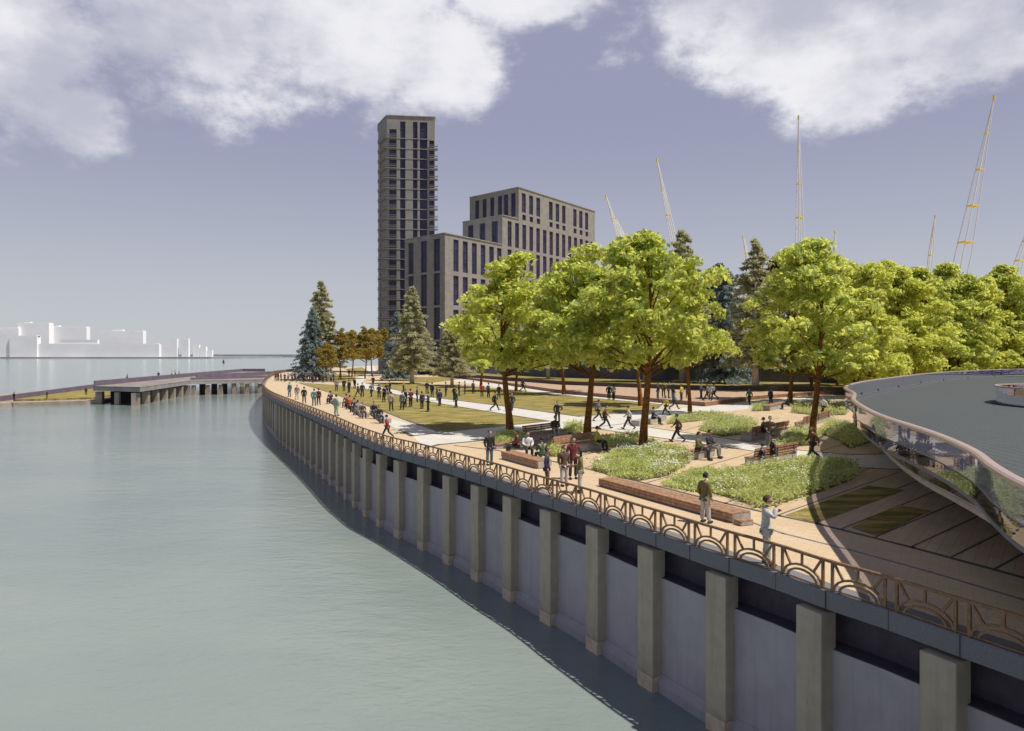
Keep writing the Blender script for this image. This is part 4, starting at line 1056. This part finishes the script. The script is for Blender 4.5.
def template(pose, longhair=False):
    key = (pose, longhair)
    if key in TEMPL: return TEMPL[key]
    J, hc = pose_joints(pose); J = {k: (Vector(v[0]), v[1]) for k, v in J.items()}
    body = skin_mesh(J, EU+EN+EG, 'pel'); bm = bmesh.new(); bm.from_mesh(body)
    hv = ell(bm, hc, (.078, .098, .118), 16, 14, headfn)
    for s in (-1, 1): ell(bm, (hc[0]+s*.078, hc[1]-.005, hc[2]-.005), (.014, .026, .034), 8, 6)
    ell(bm, (hc[0], hc[1]+.088, hc[2]-.058), (.028, .012, .008), 8, 5)
    for s in (-1, 1): ell(bm, (hc[0]+s*.032, hc[1]+.083, hc[2]+.012), (.014, .010, .007), 8, 5)
    for s in ('L', 'R'):
        w = J['wr'+s][0]; e = J['el'+s][0]; d = (w-e).normalized(); sx = 1 if s == 'R' else -1
        side = d.cross(Vector((sx, 0, 0))); side = side.normalized() if side.length > .1 else Vector((0, 1, 0))
        tb = MB(); tb.tube([w-d*.02, w+d*.03, w+d*.085], [.024, .036, .034], 8)
        fw = d.cross(side).normalized()
        for fi in range(4):
            o_ = side*((fi-1.5)*.019); ln = (.062, .074, .070, .054)[fi]; b0 = w+d*.075+o_; curl = -fw*sx*.012
            tb.tube([b0, b0+d*ln*.45+curl*.3, b0+d*ln*.8+curl*1.2, b0+d*ln+curl*2.2], [.0095, .009, .008, .006], 6)
        b0 = w+d*.03+side*.03; tb.tube([b0, b0+side*.022+d*.02, b0+side*.03+d*.05], [.011, .010, .007], 6)
        vs = [bm.verts.new(v) for v in tb.v]
        for f in tb.f:
            try: bm.faces.new([vs[i] for i in f])
            except ValueError: pass
    bm.to_mesh(body); bm.free(); body.polygons.foreach_set('use_smooth', [True]*len(body.polygons)); body.name = 'body'
    ju = {k: J[k] for k in ('pel', 'waist', 'chest', 'nb', 'shL', 'elL', 'wrL', 'shR', 'elR', 'wrR')}
    for s in 'LR':
        e, w = ju['el'+s][0], ju['wr'+s][0]; ju['wr'+s] = (e.lerp(w, .94), .036)
        ju['el'+s] = (e, .050)
    ju['hem'] = (ju['pel'][0]+(Vector((0, 0, -.07)) if pose != 'sit' else Vector((0, 0, -.02))), (.150, .118)); ju['pel'] = (ju['pel'][0], (.135, .105))
    ju['nb'] = (J['nb'][0]+Vector((0, 0, .015)), (.095, .075)); ju['chest'] = (J['chest'][0]+Vector((0, 0, .03)), (.165, .11))
    for s in 'LR': ju['sh'+s] = (J['sh'+s][0]+Vector((0, 0, -.015)), .066)
    shirt = skin_mesh(ju, EU+[('hem', 'pel')], 'pel', .016); shirt.name = 'shirt'
    jg = {k: J[k] for k in ('pel', 'hipL', 'knL', 'calfL', 'anL', 'hipR', 'knR', 'calfR', 'anR')}
    jg['pel'] = (J['pel'][0]+Vector((0, 0, .05)), (.135, .11))
    for s in 'LR': jg['an'+s] = (J['an'+s][0], .054); jg['calf'+s] = (J['calf'+s][0], .060)
    tro = skin_mesh(jg, EG, 'pel', .012); tro.name = 'trousers'
    bm = bmesh.new(); rt = .35 if pose == 'walk' else 0
    def shoe(c, pitch):
        vs = ell(bm, (0, .06, 0), (.046, .135, .05), 10, 8, lambda q: 1)
        for v in vs: v.co.z = max(v.co.z, -.045)
        mt = Matrix.Translation(c) @ Matrix.Rotation(pitch, 4, 'X')
        for v in vs: v.co = mt @ v.co
    a = J['anL'][0]; b = J['anR'][0]
    if pose == 'walk': shoe((a.x, a.y, .075), .3); shoe((b.x, b.y-.0, .115), -.75)
    else: shoe((a.x, a.y, .047), 0); shoe((b.x, b.y, .047), 0)
    sh = bpy.data.meshes.new('shoes'); bm.to_mesh(sh); bm.free()
    bm = bmesh.new(); vs = ell(bm, (hc[0], hc[1]-.012, hc[2]+.018), (.088, .102, .118), 16, 12)
    dele = [v for v in bm.verts if (v.co.y-hc[1] > .045 and v.co.z-hc[2] < .062) or v.co.z-hc[2] < (-.06 if not longhair else -.1)]
    bmesh.ops.delete(bm, geom=dele, context='VERTS')
    if longhair: ell(bm, (hc[0], hc[1]-.06, hc[2]-.09), (.075, .045, .11), 10, 8)
    for v in bm.verts: v.co += Vector([noise.noise(v.co*30+Vector((i*9, 0, 0))) for i in range(3)])*.008
    hr = bpy.data.meshes.new('hair'); bm.to_mesh(hr); bm.free()
    for m_ in (sh, hr): m_.polygons.foreach_set('use_smooth', [True]*len(m_.polygons))
    TEMPL[key] = (body, shirt, tro, sh, hr); return TEMPL[key]
CM = {}
def cloth(nm, col, rough=.85):
    if nm not in CM: CM[nm] = pmat('cloth_'+nm, col, rough, var=.12, vscale=12, bump=.2, bscale=30)
    return CM[nm]
PAL = {'black': (.018, .018, .022), 'charcoal': (.045, .045, .05), 'grey': (.22, .23, .24), 'pale': (.52, .50, .47), 'white': (.70, .70, .70), 'red': (.38, .03, .03),
       'maroon': (.16, .025, .03), 'olive': (.17, .14, .05), 'brown': (.12, .07, .045), 'navy': (.035, .03, .07), 'teal': (.10, .24, .23), 'mint': (.35, .48, .40), 'lime': (.38, .42, .04),
       'orange': (.50, .10, .03), 'jeans': (.10, .14, .18), 'green': (.05, .12, .06), 'cream': (.55, .54, .52), 'pink': (.50, .35, .36), 'yellow': (.55, .48, .10), 'skin': (.50, .32, .23), 'dark skin': (.12, .07, .045), 'purple': (.10, .05, .10)}
HAIR = {'dark': (.02, .015, .012), 'brown': (.10, .045, .025)}
def person(px, py, pose, rot, top, leg, lab, group=None, hair='dark', longhair=False, z=0.0, scale=None, skin='skin', pos=None):
    T = template(pose, longhair); p = Vector(pos) if pos is not None else G(px, py, z); p = Vector(p)
    o = thing('person', lab, 'person', (p.x, p.y, z+.008 if pos is None else p.z), R(rot), group)
    s_ = scale or random.uniform(1.0, 1.1); o.scale = (s_*1.13, s_*1.13, s_)
    for nm, me, mt in (('body', T[0], cloth(skin, PAL[skin], .6)), ('shirt', T[1], cloth(top, PAL[top])), ('trousers', T[2], cloth(leg, PAL[leg])), ('shoes', T[3], cloth('black', PAL['black'], .5)), ('hair', T[4], cloth('hair_'+hair, HAIR[hair]))):
        if not me.materials: me.materials.append(mt)
        c = link(bpy.data.objects.new(nm, me), o)
        c.material_slots[0].link = 'OBJECT'; c.material_slots[0].material = mt
    return o
random.seed(99)
# rot: 0 faces away from the camera, 180 faces the camera, 90 faces left, -90 faces right
person(766, 565, 'phone', -105, 'cream', 'cream', 'woman in a pale suit by the railing holding both hands to her face', hair='brown', scale=1.03)
person(705, 523, 'stand', -60, 'olive', 'pale', 'woman in olive top and pale trousers by the very long bench', scale=.93)
person(547, 489.5, 'stand', -100, 'navy', 'brown', 'man in navy top and brown trousers leaning near the railing', hair='brown', scale=.95)
person(564, 486, 'stand', -150, 'brown', 'pale', 'person in brown jacket and pale trousers left of the man in maroon', hair='brown', scale=.97)
person(573, 479, 'hips', -165, 'maroon', 'black', 'man in maroon sweater and black trousers at the back of the chatting group', scale=1.05)
person(580.5, 493, 'talk', 85, 'olive', 'pale', 'woman with long dark hair in olive shirt facing the chatting group', longhair=True, scale=.98)
person(489.5, 465, 'stand', -150, 'black', 'jeans', 'man in black jacket and blue jeans standing alone by the railing', hair='brown', scale=.98)
person(387.5, 438.5, 'walk', 75, 'red', 'black', 'walker in a red shirt striding left along the promenade', scale=.9)
person(557.6, 424, 'hips', 175, 'black', 'black', 'figure all in black walking up the white path behind the backed bench')
person(598, 421, 'walk', -80, 'grey', 'black', 'walker in grey top just left of the striding brown-topped man')
person(605, 429, 'walk', -100, 'brown', 'black', 'man in brown top taking a long stride on the path crossing', scale=1.02)
person(629, 429.5, 'walk', 80, 'pale', 'black', 'walker in pale shirt half hidden by the nearest bent trunk')
person(678, 442, 'walk', 85, 'brown', 'black', 'man in dark brown striding left over the plaza path', scale=1.02)
person(666, 415.5, 'walk', 100, 'yellow', 'black', 'walker in a yellow top at the foot of the path-side tree')
person(674, 409.5, 'walk', -110, 'teal', 'black', 'walker in a teal top beside the timber platform')
person(749.4, 404.8, 'walk', 150, 'green', 'black', 'walker in green-grey top on the far white path')
person(770.6, 405, 'stand', -60, 'black', 'black', 'figure in black standing left of the short block bench')
person(823.5, 417, 'walk', 100, 'white', 'black', 'walker in a white shirt right of the right-hand tree trunk')
person(770, 447.5, 'talk', 160, 'brown', 'jeans', 'person in brown top and jeans standing by the cross-legged sitter')
person(813, 460, 'walk', 100, 'brown', 'black', 'walker in brown jacket striding left past the largest flower bed', scale=1.0, hair='brown')
person(336, 416, 'stand', -30, 'mint', 'mint', 'figure in pale mint clothes by the railing near the benches')
person(314, 406, 'stand', 10, 'teal', 'jeans', 'person in a teal jacket walking beside a maroon companion')
person(318.5, 405, 'stand', -10, 'maroon', 'black', 'person in maroon beside the teal jacket on the promenade')
person(304, 403.3, 'stand', 0, 'black', 'charcoal', 'figure in black on the promenade left of the teal jacket')
person(297, 399.5, 'stand', 180, 'grey', 'pale', 'thin figure in grey and pale trousers near the promenade tip')
person(289.7, 397, 'stand', 160, 'teal', 'grey', 'figure in pale teal against the railing near the promenade tip')
# seated
def seat(px, py, rot, top, leg, lab, group=None, **k): return person(px, py, 'sit', rot, top, leg, lab, group, **k)
seat(517.5, 455.5, 100, 'maroon', 'black', 'seated person in maroon, leftmost on the low timber bench', scale=1.0)
seat(527.5, 458, -170, 'white', 'black', 'seated person in a white shirt on the low timber bench')
seat(542, 464.0, 20, 'green', 'black', 'seated person in green with dark hair at the end of the low timber bench', scale=.98)
seat(596.5, 451.0, -70, 'lime', 'black', 'seated person in a yellow-green shirt at the end of a backed bench')
seat(555, 437.5, -172, 'brown', 'pale', 'seated person facing the river on the backed bench left of the trunk')
seat(653, 424.5, -90, 'charcoal', 'black', 'seated person on the concrete block bench by the white path')
seat(698, 459.5, -120, 'olive', 'black', 'seated person in olive, left of the pair on the short block bench')
seat(709, 457.3, -130, 'charcoal', 'grey', 'seated person in grey trousers, right of the pair on the short block bench')
seat(764, 439, 90, 'black', 'black', 'cross-legged sitter in black on the plaza bench')
seat(773, 463, 60, 'black', 'black', 'seated person in a black jacket on the backed bench by the largest bed')
seat(763, 465.5, 40, 'navy', 'jeans', 'small seated figure left of the black jacket on the backed bench', scale=.8)
seat(788, 409.5, 70, 'black', 'black', 'sitter in black on the short block bench near the far shrubs')
for px, py, c_, l_, lab in ((330.5, 404, 'black', 'charcoal', 'sitter in black on the farthest promenade bench'), (346.4, 407.5, 'maroon', 'black', 'sitter in maroon, leftmost of the five on a promenade bench'),
        (350, 409.3, 'orange', 'black', 'sitter in orange on a promenade bench'), (354.4, 412.3, 'black', 'black', 'sitter in black right of the orange one'),
        (357.8, 415.2, 'grey', 'grey', 'sitter in grey on a promenade bench'), (362.3, 418, 'brown', 'brown', 'sitter in brown at the near end of the bench of five'),
        (373.7, 418.5, 'black', 'black', 'sitter in black at the far end of the bench nearest the red walker'), (379, 423, 'black', 'charcoal', 'sitter in black at the near end of the bench nearest the red walker')):
    seat(px, py, 40 if px < 360 else -150, c_, l_, lab, 'people seated along the promenade')
# groups placed with ordinals
def group(lst, place, gname, z=0.0, rnd_top=('black', 'charcoal', 'black', 'navy', 'grey', 'brown', 'black')):
    lst = sorted(lst)
    for i, e in enumerate(lst):
        px, py = e[0], e[1]; pose = e[2] if len(e) > 2 else random.choice(['stand', 'talk', 'hips', 'stand', 'walk']); top = e[3] if len(e) > 3 else random.choice(rnd_top)
        leg = e[4] if len(e) > 4 else random.choice(['black', 'charcoal', 'black'])
        w = {'walk': 'walking', 'sit': 'sitting'}.get(pose, 'standing')
        person(px, py, pose, random.uniform(0, 360) if pose != 'walk' else random.choice([80, -80, 100, 170]), top, leg, 'figure with %s top %s %s, %s' % (top, w, place, ORD(i)), gname, z=z)
group([(336.5, 391.2), (344, 391, 'stand', 'black'), (354.6, 388.7, 'stand', 'charcoal'), (349, 393, 'stand', 'black'), (379, 399), (384, 402, 'talk', 'black'), (417, 402, 'stand', 'black'), (422, 409, 'stand', 'navy'), (358.4, 396.8), (362.3, 397.3, 'stand', 'charcoal'), (371.5, 397.2, 'walk', 'grey'), (391, 411, 'stand', 'pink', 'black'),
       (402.3, 410, 'stand', 'grey', 'black'), (405.4, 406.5, 'stand', 'charcoal'), (410.7, 407, 'talk', 'maroon'), (428.3, 411.7, 'talk', 'green', 'black'), (439.8, 406, 'stand', 'navy'), (456.3, 407.6, 'stand', 'green')],
      'on the front lawn', 'people on the front lawn')
group([(373, 386.8), (387, 395.9), (389.8, 393.5, 'stand', 'black'), (403.4, 392, 'stand', 'yellow'), (427, 393.5), (432, 397, 'stand', 'black'), (459, 396, 'stand', 'black'), (505, 396, 'talk', 'black'), (437, 400.5, 'stand', 'navy'), (446, 396.5, 'stand', 'black'), (454.4, 401.7, 'stand', 'black'), (465, 394.3, 'stand', 'black'),
       (473.2, 393.6, 'stand', 'grey'), (482, 397.2, 'stand', 'red'), (488.3, 397.7, 'stand', 'teal'), (499, 398.7, 'stand', 'black'), (494.6, 410.6, 'walk', 'navy'), (512, 411, 'walk', 'charcoal')], 'on the rear lawn', 'people on the rear lawn')
group([(278, 380.8), (292, 381.5), (298.5, 382.3), (306.5, 381), (312.5, 382.8), (319, 381.5), (323, 383), (275.5, 381.3), (281, 381.3), (284.7, 381.8), (288.3, 381.3), (295, 381), (302, 381), (304, 382.2), (309.7, 382), (315.7, 382), (331, 382), (333.6, 382), (340.2, 380), (349, 376.6), (355, 376.8)],
      'in the crowd by the promenade tip', 'people by the promenade tip')
group([(658, 399.5, 'stand', 'charcoal', 'jeans'), (663.5, 397.5, 'stand', 'olive'), (668.5, 398.3, 'stand', 'black'), (673, 397.3, 'stand', 'black'), (681.5, 400.5, 'stand', 'yellow'), (687.5, 398), (701, 399), (707.7, 400.8, 'walk', 'grey'), (711, 400, 'hips', 'pale'), (714.5, 399.3, 'walk', 'black'),
       (522.7, 391.8, 'walk', 'black'), (609, 400.2, 'walk', 'navy'), (613.7, 400.3, 'talk', 'pale')], 'on the timber platform', 'people on the timber platform', z=.475)
group([(127, 381.0), (158.5, 378.5), (171.7, 377.5, 'stand', 'yellow'), (175.2, 376.5, 'stand', 'pale'), (179, 377)], 'on the pier deck', 'people on the pier', z=-1.045)
group([(14, 394.8+6), (47, 392+6.5), (86, 389+6)], 'on the floating terrace grass', 'people on the floating terrace', z=WZ+1.155)
